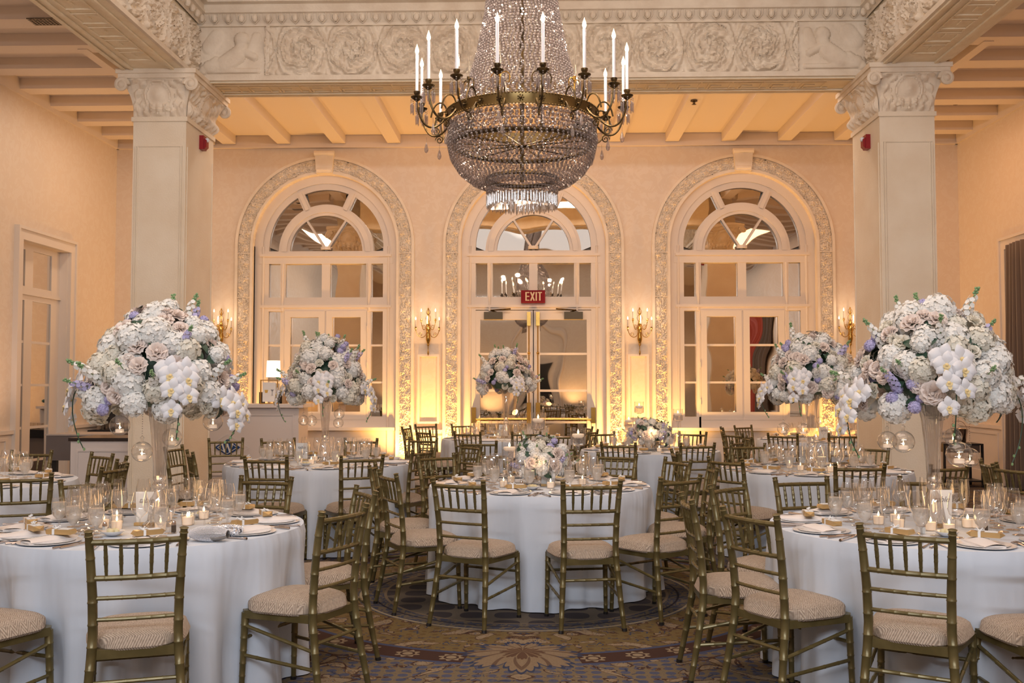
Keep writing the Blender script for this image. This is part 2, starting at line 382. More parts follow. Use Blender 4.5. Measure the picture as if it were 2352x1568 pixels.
def relief_scroll(u, v, H, L):
    P = H * 1.02; uu = u - L / 2; k = np.floor(uu / P); cu = (k + .5) * P; sg = np.where(k % 2 == 0, 1, -1)
    du, dv = uu - cu, (v - H / 2) * sg; ro, ph = np.hypot(du, dv), np.arctan2(dv, du)
    ro0 = ro; ro = ro + .018 * H * np.sin(5 * ph + uu * 3) + .012 * H * np.sin(11 * ph - v * 20)
    q = ro / (.27 * H) - ph / (2 * PI); d = np.abs(q - np.round(q)); sd = q - np.round(q)
    h = .95 * np.exp(-(d / .10) ** 2) * (ro > .19 * H) * (ro < .5 * H)
    h = np.maximum(h, .75 * np.abs(np.cos(6.5 * ph - sd * 5)) ** .7 * np.exp(-((d - .25) / .16) ** 2) * (ro > .18 * H) * (ro < .49 * H))
    h = np.maximum(h, (ro < .17 * H) * (.6 + .4 * np.cos(5 * ph + (k % 3)) * np.cos(ro * 26 / H + ph)))
    h = np.maximum(h, (ro >= .47 * H) * (.35 + .4 * np.cos(9 * np.arctan2(np.abs(dv), np.abs(np.abs(du) - P / 2)) + ro * 14 / H)))
    lf = np.cos(2 * PI * uu / P * 4 + 3 * np.sin(v * 22 / H)) * np.cos(v / H * 19 + 2 * np.sin(uu * 17))
    return np.clip(h + .18 * lf, 0, 1.1)
def relief_figure(u, v, u0, H, flip):
    h = .05 * np.cos(u * 60) * np.cos(v * 55)
    for (a, b2, c, d, r, k) in ((.2, .18, .45, .24, .07, .8), (.42, .24, .6, .42, .09, .9), (.6, .42, .66, .62, .06, .8), (.66, .74, .67, .75, .075, 1), (.62, .55, .85, .38, .04, .7),
                             (.12, .12, .3, .3, .05, .6), (.05, .1, .9, .1, .03, .5), (.8, .5, .88, .8, .05, .4), (.2, .6, .3, .8, .08, .35)):
        if flip: a, c = 1 - a, 1 - c
        p = np.array([a, b2]) * (.8, H); q = np.array([c, d]) * (.8, H); pq = q - p
        x, y = u - u0 - p[0], v - p[1]; t = np.clip((x * pq[0] + y * pq[1]) / max(pq @ pq, 1e-6), 0, 1)
        ds = np.hypot(x - t * pq[0], y - t * pq[1]); h = np.maximum(h, k * np.sqrt(np.maximum(0, 1 - (ds / (r * 1.1)) ** 2)) ** .7)
    return h
def relief_panel(name, o, ud, vd, nd, L, H, fn, amp, res, parent=None, m=None):
    nu, nv = int(L / res) + 1, int(H / res) + 1
    U_, V_ = np.meshgrid(np.linspace(0, L, nu), np.linspace(0, H, nv), indexing='ij')
    h = fn(U_, V_); e = np.minimum.reduce([U_, L - U_, V_, H - V_]) / .02; h = h * np.clip(e, 0, 1) * amp
    Pp = np.array(o)[None, None] + U_[..., None] * np.array(ud) + V_[..., None] * np.array(vd) + h[..., None] * np.array(nd)
    return MB().grid(Pp, nu, nv).build(name, m or carved, parent)
# floor and ceilings
struct(MB().box(XL - .3, XR + .3, YR - .3, YW + .4, -.1, 0).build('floor', carpet, smooth=False))
ce = MB()
ce.box(XL - .3, XR + .3, CF + .3, YW + .4, 5.75, 5.95)
for sx in (-1, 1):
    a, b2 = sorted((XC + sx * (HO - .1), XC + sx * 7.4)); ce.box(a, b2, YR - .3, CF + .3, 5.75, 5.95)
ce.box(XC - HI - .3, XC + HI + .3, YR - .3, CF + .3, ZC, ZC + .2)
ceil = struct(ce.build('ceiling', joist, smooth=False))
for sx in (-1, 1):
    struct(MB().box(*sorted((XC + sx * 4.3, XC + sx * 4.5)), YR, CF, 5.75, ZC).build('trim_1', joist, smooth=False))
for k in range(12):
    X = XC + (k - 5.5) * .938
    struct(MB().box(X - .11, X + .11, PB, YW, ZB, 5.76).build('trim_2', joist, smooth=False))
for sx in (-1, 1):
    for k in range(22):
        Y = 16.0 - k * .86
        if Y < YR + .5: break
        struct(MB().box(*sorted((XC + sx * (5.5 if Y > PB else 4.5), XC + sx * 7.11)), Y, Y + .27, ZB, 5.76).build('trim_3', joist, smooth=False))
    a, b2 = sorted((XC + sx * HI, XC + sx * HO))
    struct(MB().box(*sorted((XC + sx * 5.4, XC + sx * 5.52)), PB, YW, ZB - .01, 5.76).build('trim_2', joist, smooth=False))
    wx = XC + sx * 7.11
    struct(MB().box(*sorted((wx, wx - sx * .04)), YR, YW, ZB - .07, 5.76).build('trim_2', joist, smooth=False))
struct(MB().box(XL, XR, YW - .04, YW, ZB - .07, 5.76).box(XL, XR, YW - .07, YW, ZB - .07, ZB - .04).build('trim_2', joist, smooth=False))
# back wall with three arched openings
ACX = [atY(746, 700, YW).x, atY(1225, 700, YW).x, atY(1707, 700, YW).x]
RO = 1.215; ZA = zw(563)
def arc(cx, cz, R, n=28, a0=PI, a1=0): return [(cx + R * math.cos(a0 + (a1 - a0) * i / n), cz + R * math.sin(a0 + (a1 - a0) * i / n)) for i in range(n + 1)]
bw = MB(); xs = [XL - .3]
for c in ACX: xs += [c - RO, c + RO]
xs.append(XR + .3)
for i in range(0, 8, 2): bw.box(xs[i], xs[i + 1], YW, YW + .25, 0, 6)
for c in ACX:
    A = arc(c, ZA, RO)
    for (x0, z0), (x1, z1) in zip(A[:-1], A[1:]): bw.add([(x0, YW, z0), (x1, YW, z1), (x1, YW, 6), (x0, YW, 6), (x0, YW + .25, z0), (x1, YW + .25, z1), (x1, YW + .25, 6), (x0, YW + .25, 6)],
        [(0, 1, 2, 3), (7, 6, 5, 4), (0, 4, 5, 1), (3, 2, 6, 7)])
bw.box(XL - .3, XR + .3, YW + .25, YW + .35, 0, 6)
struct(bw.build('wall_back', wallp, smooth=False))
# side walls and the wall behind the camera
def atX(px, py, X):
    d = ray(px, py); return EYE + d * (X / d.x)
DY0, DY1 = atX(43, 700, XL).y, atX(146, 700, XL).y     # french door opening in the left wall
DZT = atX(43, 548, XL).z
for sx, nm in ((-1, 'wall_left'), (1, 'wall_right')):
    m = MB(); a = sorted((XC + sx * 7.11, XC + sx * 7.41))
    m.box(*a, YR, DY0, 0, 6); m.box(*a, DY1 + .12, YW + .3, 0, 6); m.box(*a, DY0, DY1 + .12, DZT, 6); m.box(*sorted((XC + sx * 7.33, XC + sx * 7.41)), DY0, DY1 + .12, 0, DZT)
    struct(m.build(nm, wallp, smooth=False))
    t = MB(); x = XC + sx * 7.11
    for y0, y1 in ((YR, DY0 - .16), (DY1 + .28, YW)):
        t.box(*sorted((x, x - sx * .025)), y0, y1, 0, .85)
        t.box(*sorted((x, x - sx * .06)), y0, y1, .84, .89); t.box(*sorted((x, x - sx * .05)), y0, y1, 0, .17)
        yy = y0 + .2
        while yy < y1 - .4:
            e = min(yy + 1.2, y1 - .15); t.box(*sorted((x, x - sx * .04)), yy, e, .24, .265); t.box(*sorted((x, x - sx * .04)), yy, e, .75, .775)
            t.box(*sorted((x, x - sx * .04)), yy, yy + .025, .24, .775); t.box(*sorted((x, x - sx * .04)), e - .025, e, .24, .775); yy = e + .2
    struct(t.build('baseboard_left' if sx < 0 else 'baseboard_right', wood, smooth=False))
rw = MB().box(XL - .3, XR + .3, YR - .2, YR, 0, 7.2)
struct(rw.build('wall_front', wallp, smooth=False))
for c in (-3.6, -.09, 3.42):
    n = MB(); P = [(c - 1.0, YR + .05, 0), (c - 1.0, YR + .05, 3.2)] + [(x, YR + .05, z) for x, z in arc(c, 3.2, 1.0, 16)] + [(c + 1.0, YR + .05, 0)]
    n.tube(P, .09, 8); struct(n.build('trim_4', joist))
    struct(MB().box(c - .55, c + .55, YR, YR + .06, 0, 2.6).build('door_3', dark, smooth=False))
for c in (-1.85, 1.65, -5.5, 5.3):
    light('rear_wall_lamp', 'SPOT', (c, YR + .5, .4), 150, (1, .58, .25), .1, (PI - .1, 0, 0), spot_size=2.2, spot_blend=.8)
# wainscot of the back wall
t = MB()
for x0, x1 in ((XL, ACX[0] - 1.56), (ACX[0] + 1.52, ACX[1] - 1.52), (ACX[1] + 1.52, ACX[2] - 1.52), (ACX[2] + 1.56, XR)):
    t.box(x0, x1, YW - .03, YW, 0, .74); t.box(x0, x1, YW - .07, YW, .72, .76); t.box(x0, x1, YW - .055, YW, .64, .66); t.box(x0, x1, YW - .05, YW, 0, .18)
    if x1 - x0 < 2:
        p0, p1 = x0 + .06, x1 - .06; z0, z1 = .86, 2.02
        for a in ((p0, p1, z0, z0 + .035), (p0, p1, z1 - .035, z1), (p0, p0 + .035, z0, z1), (p1 - .035, p1, z0, z1)): t.box(a[0], a[1], YW - .035, YW, a[2], a[3])
struct(t.build('baseboard_back', wood, smooth=False))
# arched mirror windows
def ring(mb, cx, cz, R0, R1, y0, y1, a0=PI, a1=0, n=40):
    A, B = arc(cx, cz, R0, n, a0, a1), arc(cx, cz, R1, n, a0, a1)
    for i in range(n):
        (ax_, az), (bx, bz) = A[i], A[i + 1]; (cx_, cz_), (dx, dz) = B[i], B[i + 1]
        V = [(ax_, y0, az), (bx, y0, bz), (dx, y0, dz), (cx_, y0, cz_), (ax_, y1, az), (bx, y1, bz), (dx, y1, dz), (cx_, y1, cz_)]
        Fq = [(0, 1, 2, 3), (0, 4, 5, 1), (3, 2, 6, 7)] + ([(0, 3, 7, 4)] if i == 0 else []) + ([(1, 5, 6, 2)] if i == n - 1 else [])
        mb.add(V, Fq)
    return mb
def strip(mb, p, q, wd, y0, y1):
    p, q = Vector((p[0], 0, p[1])), Vector((q[0], 0, q[1])); d = (q - p).normalized(); nrm = Vector((-d.z, 0, d.x)) * wd / 2
    V = [p + nrm, q + nrm, q - nrm, p - nrm]
    mb.k = getattr(mb, 'k', 0) + 1; e = (mb.k * 5 % 9) * .00015; y0 -= e; return mb.add([(v.x, y0, v.z) for v in V] + [(v.x, y1, v.z) for v in V], [(0, 1, 2, 3), (0, 4, 5, 1), (1, 5, 6, 2), (2, 6, 7, 3), (3, 7, 4, 0)])
ZT = zw(575); Y0f, Y1f = YW + .06, YW + .16
for wi, c in enumerate(ACX):
    ctr = wi == 1
    root = thing('window_%d' % (wi + 1), (0, 0, 0)); struct(root)
    # carved casing
    cm = MB(); zb = 0
    ring(cm, c, ZA, RO, 1.50, YW - .045, YW + .075); ring(cm, c, ZA, 1.22, 1.26, YW - .08, YW); ring(cm, c, ZA, 1.475, 1.52, YW - .075, YW)
    for sx in (-1, 1):
        for a, b2, d in ((RO, 1.50, .045), (1.22, 1.26, .08), (1.475, 1.52, .075)): cm.box(*sorted((c + sx * a, c + sx * b2)), YW - d, YW + .075, 0, ZA)
        for z in (3.72, 2.98): cm.box(*sorted((c + sx * 1.26, c + sx * 1.475)), YW - .075, YW, z, z + .012)
    cm.build('casing', casem, root, smooth=False)
    LJ, LA = ZA - .1, PI * 1.37; Lt = 2 * LJ + LA; nu, nv = int(Lt / .014), 20
    ss = np.linspace(0, Lt, nu); vv = np.linspace(-1, 1, nv); S, V = np.meshgrid(ss, vv, indexing='ij'); hw = .1
    h = relief_vine(S, V * hw, hw, .26) * np.clip((1 - np.abs(V)) * 6, 0, 1) * .052
    R = 1.372 + V * hw; a = np.clip((S - LJ) / LA, 0, 1) * PI
    X = c - R * np.cos(a); Z = np.where(S < LJ, .1 + S, np.where(S > LJ + LA, ZA - (S - LJ - LA), ZA + R * np.sin(a)))
    Pp = np.stack([X, YW - .045 - h, Z], -1); MB().grid(Pp, nu, nv).build('carved_vine', casem, root)
    ks = MB(); ks.prism([(c - .135, ZA + 1.22), (c + .135, ZA + 1.22), (c + .16, ZA + 1.56), (c - .16, ZA + 1.56)], YW - .16, YW)
    ks.tube([(c - .17, YW - .14, ZA + 1.55), (c + .17, YW - .14, ZA + 1.55)], .045, 10); ks.tube([(c - .12, YW - .15, ZA + 1.27), (c + .12, YW - .15, ZA + 1.27)], .035, 10)
    ks.build('keystone', casem, root, smooth=False)
    # frame
    f = MB()
    zc2 = ZA
    ring(f, c, ZA, 1.08, RO, Y0f, Y1f); ring(f, c, zc2, .975, 1.10, Y0f + .03, Y1f); ring(f, c, ZT, .62, .81, Y0f + .01, Y1f); ring(f, c, ZT, .67, .76, Y0f - .02, Y1f)
    for sg in (-1, 1):
        a = sg * math.radians(24.5); f_ = lambda r, cz: (c + r * math.sin(a), cz + r * math.cos(a))
        strip(f, f_(.78, ZT), f_(1.1, ZT), .13, Y0f + .01, Y1f); strip(f, f_(.78, ZT), f_(1.1, ZT), .06, Y0f - .02, Y1f)
        a2 = sg * math.radians(32); strip(f, (c, ZT + .02), (c + .64 * math.sin(a2), ZT + .64 * math.cos(a2)), .035, Y0f + .02, Y1f)
    f.lathe([(0, 0), (.09, 0), (.09, .05), (0, .05)], 12, (c, Y0f, ZT + .03))
    zr = {k: zw(k) for k in (574, 603, 681, 713, 792, 878, 957, 972)}
    f.box(c - 1.14, c + 1.14, Y0f - .01, Y1f, zr[603], zr[574]); f.box(c - 1.12, c + 1.12, Y0f - .05, Y1f, zr[603] + .12, zr[603] + .16)
    f.box(c - 1.14, c + 1.14, Y0f, Y1f, zr[713] if not ctr else zr[713] + .02, zr[681]); f.box(c - 1.12, c + 1.12, Y0f - .03, Y1f, zr[713] + .06, zr[713] + .1)
    zbot = 0 if ctr else zr[957]
    jw = .08
    for sg in (-1, 1):
        for a, b2 in ((.975, RO), (.705 + .0, .735)): f.box(*sorted((c + sg * a, c + sg * b2)), Y0f, Y1f, 0 if (a > .9 or not ctr) else zr[713], ZA if a > .9 else ZT)
        for a, b2 in ((.70, .905 - .17), ): pass
        f.box(*sorted((c + sg * .715, c + sg * .735)), Y0f, Y1f, zr[713] if ctr else 0, ZT)
        f.box(*sorted((c + sg * .69, c + sg * .775)), Y0f + .0, Y1f, zr[681], zr[603])
        if not ctr: f.box(*sorted((c + sg * .69, c + sg * .775)), Y0f + .02, Y1f, 0, zr[713])
        f.tube([(c + sg * .735, Y0f - .005, zr[713]), (c + sg * .735, Y0f - .005, zr[603])], .022, 8)
        f.tube([(c + sg * 1.07, Y0f - .005, 0), (c + sg * 1.07, Y0f - .005, ZA)], .022, 8)
    f.box(c - .07, c + .07, Y0f + .01, Y1f, zr[681], zr[603])
    if not ctr:
        f.box(c - .07, c + .07, Y0f + .01, Y1f, zr[957], zr[713])
        f.box(c - 1.2, c + 1.2, Y0f, Y1f, 0, zr[957]); f.box(c - 1.2, c + 1.2, YW - .06, Y1f, zr[972] - .12, zr[972] - .07)
        for z in (792, 878):
            f.box(c - .7, c + .7, Y0f + .03, Y1f, zr[z] - .016, zr[z] + .016)
            for sg in (-1, 1): f.box(*sorted((c + sg * .77, c + sg * .98)), Y0f + .03, Y1f, zr[z] - .016, zr[z] + .016)
        for sg in (-1, 1): f.box(*sorted((c + sg * .55, c + sg * .71)), Y0f + .03, Y1f, zr[957], zr[713])if False else None
    f.build('frame', wood, root, smooth=False)
    # mirror panes
    zz = YW + .14
    def pane(name, poly, m=mirror):
        mm = MB(); n = len(poly); mm.add([(x, zz, z) for x, z in poly], [tuple(range(n))]); return mm.build(name, m, root, smooth=False)
    pane('pane', arc(c, ZT, .64, 24)[::1])
    for a0, a1 in ((PI, PI / 2 + .5), (PI / 2 + .36, PI / 2 - .36), (PI / 2 - .5, 0)):
        pane('pane', arc(c, zc2, 1.0, 14, a0, a1) + arc(c, ZT, .78, 14, a1, a0))
    rows = [(zr[681], zr[603])] + ([] if ctr else [(zr[792], zr[713]), (zr[878], zr[792]), (zr[957], zr[878])])
    for z0, z1 in rows:
        for x0, x1 in ((-1.0, -.74), (-.71, -.05), (.05, .71), (.74, 1.0)): pane('pane', [(c + x0, z0), (c + x1, z0), (c + x1, z1), (c + x0, z1)])
    if not ctr:     # casement doors' stiles
        for sg in (-1, 1):
            st_ = MB(); x0, x1 = sorted((c + sg * .015, c + sg * .70)); z0, z1 = zr[957] - .05, zr[713] - .0
            for a in ((x0, x0 + .1, z0, z1), (x1 - .1, x1, z0, z1), (x0, x1, z0, z0 + .13), (x0, x1, z1 - .10, z1)): st_.box(a[0], a[1], Y0f - .005, Y1f - .03, a[2], a[3])
            for z in (z0 + .3, (z0 + z1) / 2, z1 - .3): st_.tube([(c + sg * .71, Y0f - .01, z - .05), (c + sg * .71, Y0f - .01, z + .05)], .01, 6)
            st_.build('casement', wood, root, smooth=False)
# centre doors with panic bars and closers
c = ACX[1]; zt = zw(712); zd = [zw(733), zw(812), zw(897)]
fr = MB()
for sg in (-1, 1): fr.box(*sorted((c + sg * 1.02, c + sg * 1.2)), Y0f, Y1f, 0, zt + .05)
struct(fr.build('trim_5', wood, smooth=False))
for sg in (-1, 1):
    dr = struct(thing('door_%d' % (1 if sg < 0 else 2), (0, 0, 0)))
    x0, x1 = sorted((c + sg * .008, c + sg * 1.02)); m = MB(); ya, yb = Y0f + .01, Y1f - .02
    xa, xb = sorted((c + sg * .11, c + sg * .90))
    for a in ((x0, xa, 0, zt), (xb, x1, 0, zt), (xa, xb, 0, .3), (xa, xb, zd[0], zt)): m.box(a[0], a[1], ya, yb, a[2], a[3])
    for z in zd[1:] + [zw(963) - .05]: m.box(xa, xb, ya + .01, yb, z - .018, z + .018)
    m.build('door_leaf', wood, dr, smooth=False)
    MB().add([(xa, yb - .02, .3), (xb, yb - .02, .3), (xb, yb - .02, zd[0]), (xa, yb - .02, zd[0])], [(0, 1, 2, 3)]).build('pane', mirror, dr, smooth=False)
    z = zw(963); xs0, xs1 = sorted((c + sg * .03, c + sg * 1.0))
    pb = MB().tube([(xs0, ya - .07, z), (xs1, ya - .07, z)], .018, 8); pb.box(c + sg * 1.0 - .035, c + sg * 1.0 + .035, ya - .09, ya, z - .06, z + .2); pb.box(c + sg * .075 - .035, c + sg * .075 + .035, ya - .09, ya, z - .06, z + .28)
    pb.build('panic_bar', brass, dr)
    MB().tube([(c + sg * .075, ya - .03, z), (c + sg * .075, ya - .03, zt - .2)], .011, 6).box(c + sg * .075 - .03, c + sg * .075 + .03, ya - .07, ya, zt - .26, zt - .03).ball((c + sg * .075, ya - .03, zt - .72), .025).build('bolt_rod', brass, dr)
    cl = tag(MB().box(*sorted((c + sg * .52, c + sg * .83)), ya - .09, ya - .001, zt - .15, zt - .03).build('door_closer', mat('closer_grey', (.11, .10, .08), .6, .3), smooth=False),
        'grey door closer above the %s exit door pane' % ('left' if sg < 0 else 'right'), 'door closer', 'door closers above the exit doors')
    MB().tube([(c + sg * .72, ya - .05, zt + .0), (c + sg * .38, ya - .1, zt + .02)], .012, 6).tube([(c + sg * .62, ya - .05, zt - .03), (c + sg * .72, ya - .05, zt + .0)], .012, 6).build('closer_arm', bronze, cl)
# exit sign
z0, z1 = zw(695), zw(667); e0, e1 = xw(1197, 680), xw(1252, 680); ye = YW - .02
ex = tag(MB().box(e0, e1, ye - .03, ye + .08, z0, z1).build('exit_sign', mat('exit_red', (.22, .001, .012), .8), smooth=False), 'red exit sign above the double doors', 'exit sign')
lt = MB(); H_ = (z1 - z0); lw_ = .034; x = e0 + .083; zb0, zb1 = z0 + .03, z1 - .03; yy = ye - .036; mid = (zb0 + zb1) / 2
def bar(mb, x0, z0, x1, z1, w_=.02): return strip(mb, (x0, z0), (x1, z1), w_, yy, yy + .006)
bar(lt, x, zb0, x, zb1, .024); [bar(lt, x, zz_, x + .055, zz_, .017) for zz_ in (zb0 + .008, mid, zb1 - .008)]
x += .078; bar(lt, x, zb0, x + .06, zb1, .024); bar(lt, x, zb1, x + .06, zb0, .024)
x += .093; bar(lt, x, zb0, x, zb1, .024)
x += .06; bar(lt, x, zb0, x, zb1, .024); bar(lt, x - .036, zb1 - .008, x + .036, zb1 - .008, .017)
lt.build('letters', mat('exit_cream', (.70, .55, .38), .5), ex, smooth=False)
# pillars, capitals
def volute(mb, cx, cy, cz, R, axis='Y', turns=2.0, flip=1, r=.022):
    P = []
    for i in range(40):
        t = i / 39; a = t * turns * 2 * PI; q = R * (1 - .8 * t)
        p = (flip * q * math.cos(a), q * math.sin(a))
        P.append((cx + p[0], cy, cz + p[1]) if axis == 'Y' else (cx, cy + p[0], cz + p[1]))
    return mb.tube(P, r, 6)
ZK = atY(360, 269, PF).z
for sx in (-1, 1):
    nm = 'left' if sx < 0 else 'right'
    a, b2 = sorted((XC + sx * HI, XC + sx * HO)); m = MB().box(a, b2, PF, PB, 0, ZK)
    pl = struct(m.build('wall_pillar_' + nm, plaster, smooth=False))
    t = MB(); zt_ = ZK - .33
    for xx in (a + .03, a + .055, b2 - .03, b2 - .055): t.tube([(xx, PF - .004, .3), (xx, PF - .004, zt_)], .008, 6)
    t.tube([(a + .03, PF - .004, zt_), (b2 - .03, PF - .004, zt_)], .008, 6)
    xi = XC + sx * HI; 
    for yy_ in (PF + .04, PB - .04): t.tube([(xi - sx * .003, yy_, .3), (xi - sx * .003, yy_, zt_)], .008, 6)
    t.box(a - .025, b2 + .025, PF - .025, PB + .025, 0, .2); t.box(a - .018, b2 + .018, PF - .018, PB + .018, ZK - .05, ZK)
    t.build('moulding', plaster, pl, smooth=False)
    cp = struct(thing('trim_capital_' + nm, (0, 0, 0)))
    core = MB(); n = 8
    for i in range(n):                       # flaring bell
        t0, t1 = i / n, (i + 1) / n; g = lambda t: .0 + .11 * t ** 2.4
        h0, h1 = ZK + (ZS - .1 - ZK) * t0, ZK + (ZS - .1 - ZK) * t1
        ra, rb = g(t0), g(t1)
        V = [(a - ra, PF - ra, h0), (b2 + ra, PF - ra, h0), (b2 + ra, PB + ra, h0), (a - ra, PB + ra, h0), (a - rb, PF - rb, h1), (b2 + rb, PF - rb, h1), (b2 + rb, PB + rb, h1), (a - rb, PB + rb, h1)]
        core.add(V, [(0, 1, 5, 4), (1, 2, 6, 5), (2, 3, 7, 6), (3, 0, 4, 7)])
    core.box(a - .13, b2 + .13, PF - .13, PB + .13, ZS - .1, ZS - .05).box(a - .15, b2 + .15, PF - .15, PB + .15, ZS - .05, ZS)
    core.build('bell', carved, cp, smooth=False)
    W = b2 - a; Hc = ZS - .1 - ZK
    def capf(u, v, Lw=W):
        du, dv = (u - Lw / 2), v - Hc * .55; ro = np.hypot(du, dv); ph = np.arctan2(dv, np.abs(du))
        h = .5 * np.exp(-((ro - .15) / .022) ** 2) + .7 * np.exp(-(ro / .07) ** 2) + .35 * (ro < .13)
        h = h + (ro > .18) * .6 * np.maximum(0, np.cos(9 * ph + 34 * ro) * np.cos(40 * ro - 3 * ph)) ** .5 + .5 * (v < .15) * np.abs(np.cos(u * 42)) * np.sin(np.clip(v / .15, 0, 1) * PI) + .3 * np.exp(-((v - Hc * .93) / .012) ** 2) 
        return h
    cur = lambda V_: .11 * (V_ / Hc) ** 2.4
    for (o, ud, nd, Lw) in (((a, PF, ZK), (1, 0, 0), (0, -1, 0), W), ((xi, PF, ZK), (0, 1, 0), (-sx, 0, 0), PB - PF), ((a, PB, ZK), (1, 0, 0), (0, 1, 0), W)):
        nu, nv = int(Lw / .012), int(Hc / .012); U_, V_ = np.meshgrid(np.linspace(0, Lw, nu), np.linspace(0, Hc, nv), indexing='ij')
        h = .004 + cur(V_) + capf(U_, V_, Lw) * .07 * np.clip(np.minimum.reduce([U_, Lw - U_, V_, Hc - V_]) / .03, .1, 1)
        Pp = np.array(o) + U_[..., None] * np.array(ud) + V_[..., None] * np.array((0, 0, 1)) + h[..., None] * np.array(nd)
        MB().grid(Pp, nu, nv).build('acanthus_relief', carved, cp)
    for x_, fl in ((a - .09, 1), (b2 + .09, -1)):
        for y_ in (PF - .12, PB + .12):
            v = MB(); volute(v, x_, y_, ZS - .17, .075, 'Y', 1.8, fl, .024); v.ball((x_, y_, ZS - .17), .045); v.build('volute', carved, cp)
# carved beams
xa, xb = XC - HI - .02, XC + HI + .02
b = MB().box(xa, xb, CF, PB, ZS, 5.76).box(xa, xb, CF, CF + .2, 5.7, ZC)
bm = struct(b.build('trim_beam', soffit, smooth=False))
Lf = xb - xa; z0, z1 = ZS + .06, atY(1225, 56, CF).z
f1 = lambda u, v: np.where(u < .8, relief_figure(u, v, 0, z1 - z0, False), np.where(u > Lf - .8, relief_figure(u, v, Lf - .8, z1 - z0, True), relief_scroll(u, v, z1 - z0, Lf)))
relief_panel('frieze_relief', (xa, CF - .002, z0), (1, 0, 0), (0, 0, 1), (0, -1, 0), Lf, z1 - z0, f1, .06, .0115, bm)
t = MB()
for x_ in (xa + .82, xb - .86): t.box(x_, x_ + .04, CF - .03, CF, z0, z1)
t.box(xa, xb, CF - .035, CF, ZS, ZS + .035).box(xa, xb, CF - .02, CF, ZS + .035, ZS + .06)
t.box(xa, xb, CF - .03, CF, z1, z1 + .02)
prof = [(.03, z1 + .02), (.03, z1 + .03), (.09, z1 + .12), (.12, z1 + .13), (.12, z1 + .155), (.10, z1 + .155), (.10, z1 + .23), (.16, z1 + .24), (.16, z1 + .27), (.24, z1 + .33), (.30, z1 + .55), (.36, z1 + .56), (.36, ZC), (0, ZC)]
V = [(xa, CF - d, z) for d, z in prof] + [(xb, CF - d, z) for d, z in prof]; n = len(prof)
t.add(V, [(i, i + 1, i + 1 + n, i + n) for i in range(n - 1)])
k = int(Lf / .155)
for i in range(k):
    x_ = xa + .08 + i * .155; t.ball((x_, CF - .075, z1 + .075), .034, 8, 6, 1.35)
    for s_ in (-1, 1): t.tube([(x_ + s_ * .05, CF - .1, z1 + .12), (x_ + s_ * .046, CF - .07, z1 + .06), (x_, CF - .045, z1 + .022)], .007, 5)
for i in range(int(Lf / .04)): t.ball((xa + .02 + i * .04, CF - .2, z1 + .3), .012, 5, 4)
t.build('cornice', carved, bm, smooth=False)
relief_panel('upper_frieze', (xa, CF - .25, z1 + .33), (1, 0, 0), (0, -.26, .966), (0, -.97, -.2), Lf, .2, lambda u, v: relief_vine(u, v - .1, .1, .3), .03, .014, bm)
def meander(mb, x0, x1, y0, y1, z, along='X', per=.36):
    """raised fret lines on a soffit"""
    W2 = (y1 - y0); r = .007
    pat = [(0, .15), (.9, .15), (.9, .85), (.3, .85), (.3, .5), (.6, .5)]
    k = int((x1 - x0) / per)
    for i in range(k):
        for j in range(2):
            P = [(x0 + (i + (p[0] if j == 0 else 1.1 - p[0])) * per, y0 + W2 * (p[1] if j == 0 else 1 - p[1])) for p in pat[:4 + 2 * (j == 0)]]
            for p, q in zip(P[:-1], P[1:]):
                a_, b_ = (min(p[0], q[0]) - r, max(p[0], q[0]) + r), (min(p[1], q[1]) - r, max(p[1], q[1]) + r)
                if along == 'X': mb.box(*a_, *b_, z - .012, z)
                else: mb.box(*b_, *a_, z - .012, z)
t = MB(); meander(t, xa + .1, xb - .1, CF + .14, PB - .14, ZS)
for y_ in (CF, CF + .09, PB - .12, PB - .05): t.box(xa, xb, y_, y_ + .03, ZS - .02, ZS)
t.build('fret_pattern', soffit, bm, smooth=False)
for sx in (-1, 1):
    xi, xo = XC + sx * HI, XC + sx * 4.5; a, b2 = sorted((xi, xo))
    sb = struct(MB().box(a, b2, YR, PF + .3, ZS, 5.76).box(*sorted((xi, xi + sx * .2)), YR, CF, 5.7, ZC).build('trim_beam', soffit, smooth=False))
    Ls = 4.4; f2 = lambda u, v: relief_scroll(u, v, z1 - z0, Ls)
    relief_panel('frieze_relief', (xi + sx * .002, CF - Ls, z0), (0, 1, 0), (0, 0, 1), (-sx, 0, 0), Ls, z1 - z0, f2, .06, .013, sb)
    t = MB(); sgn = -sx
    V = [(xi + sgn * d, YR, z) for d, z in prof] + [(xi + sgn * d, CF, z) for d, z in prof]; t.add(V, [(i, i + 1, i + 1 + n, i + n) for i in range(n - 1)])
    t.box(*sorted((xi, xi - sx * .035)), YR, CF, ZS, ZS + .05)
    for i in range(26):
        y_ = CF - .1 - i * .155; t.ball((xi + sgn * .075, y_, z1 + .075), .034, 8, 6, 1.35)
    t.build('cornice', carved, sb, smooth=False)
    t = MB(); meander(t, 7.6, PF - .2, a + .14, b2 - .16, ZS, 'Y')
    for x_ in (a, a + .09, b2 - .12): t.box(x_, x_ + .03, 6, PF, ZS - .02, ZS)
    t.box(*sorted((xo, xo + sx * .06)), YR, PF, ZS + .02, ZS + .1)
    t.build('fret_pattern', soffit, sb, smooth=False)
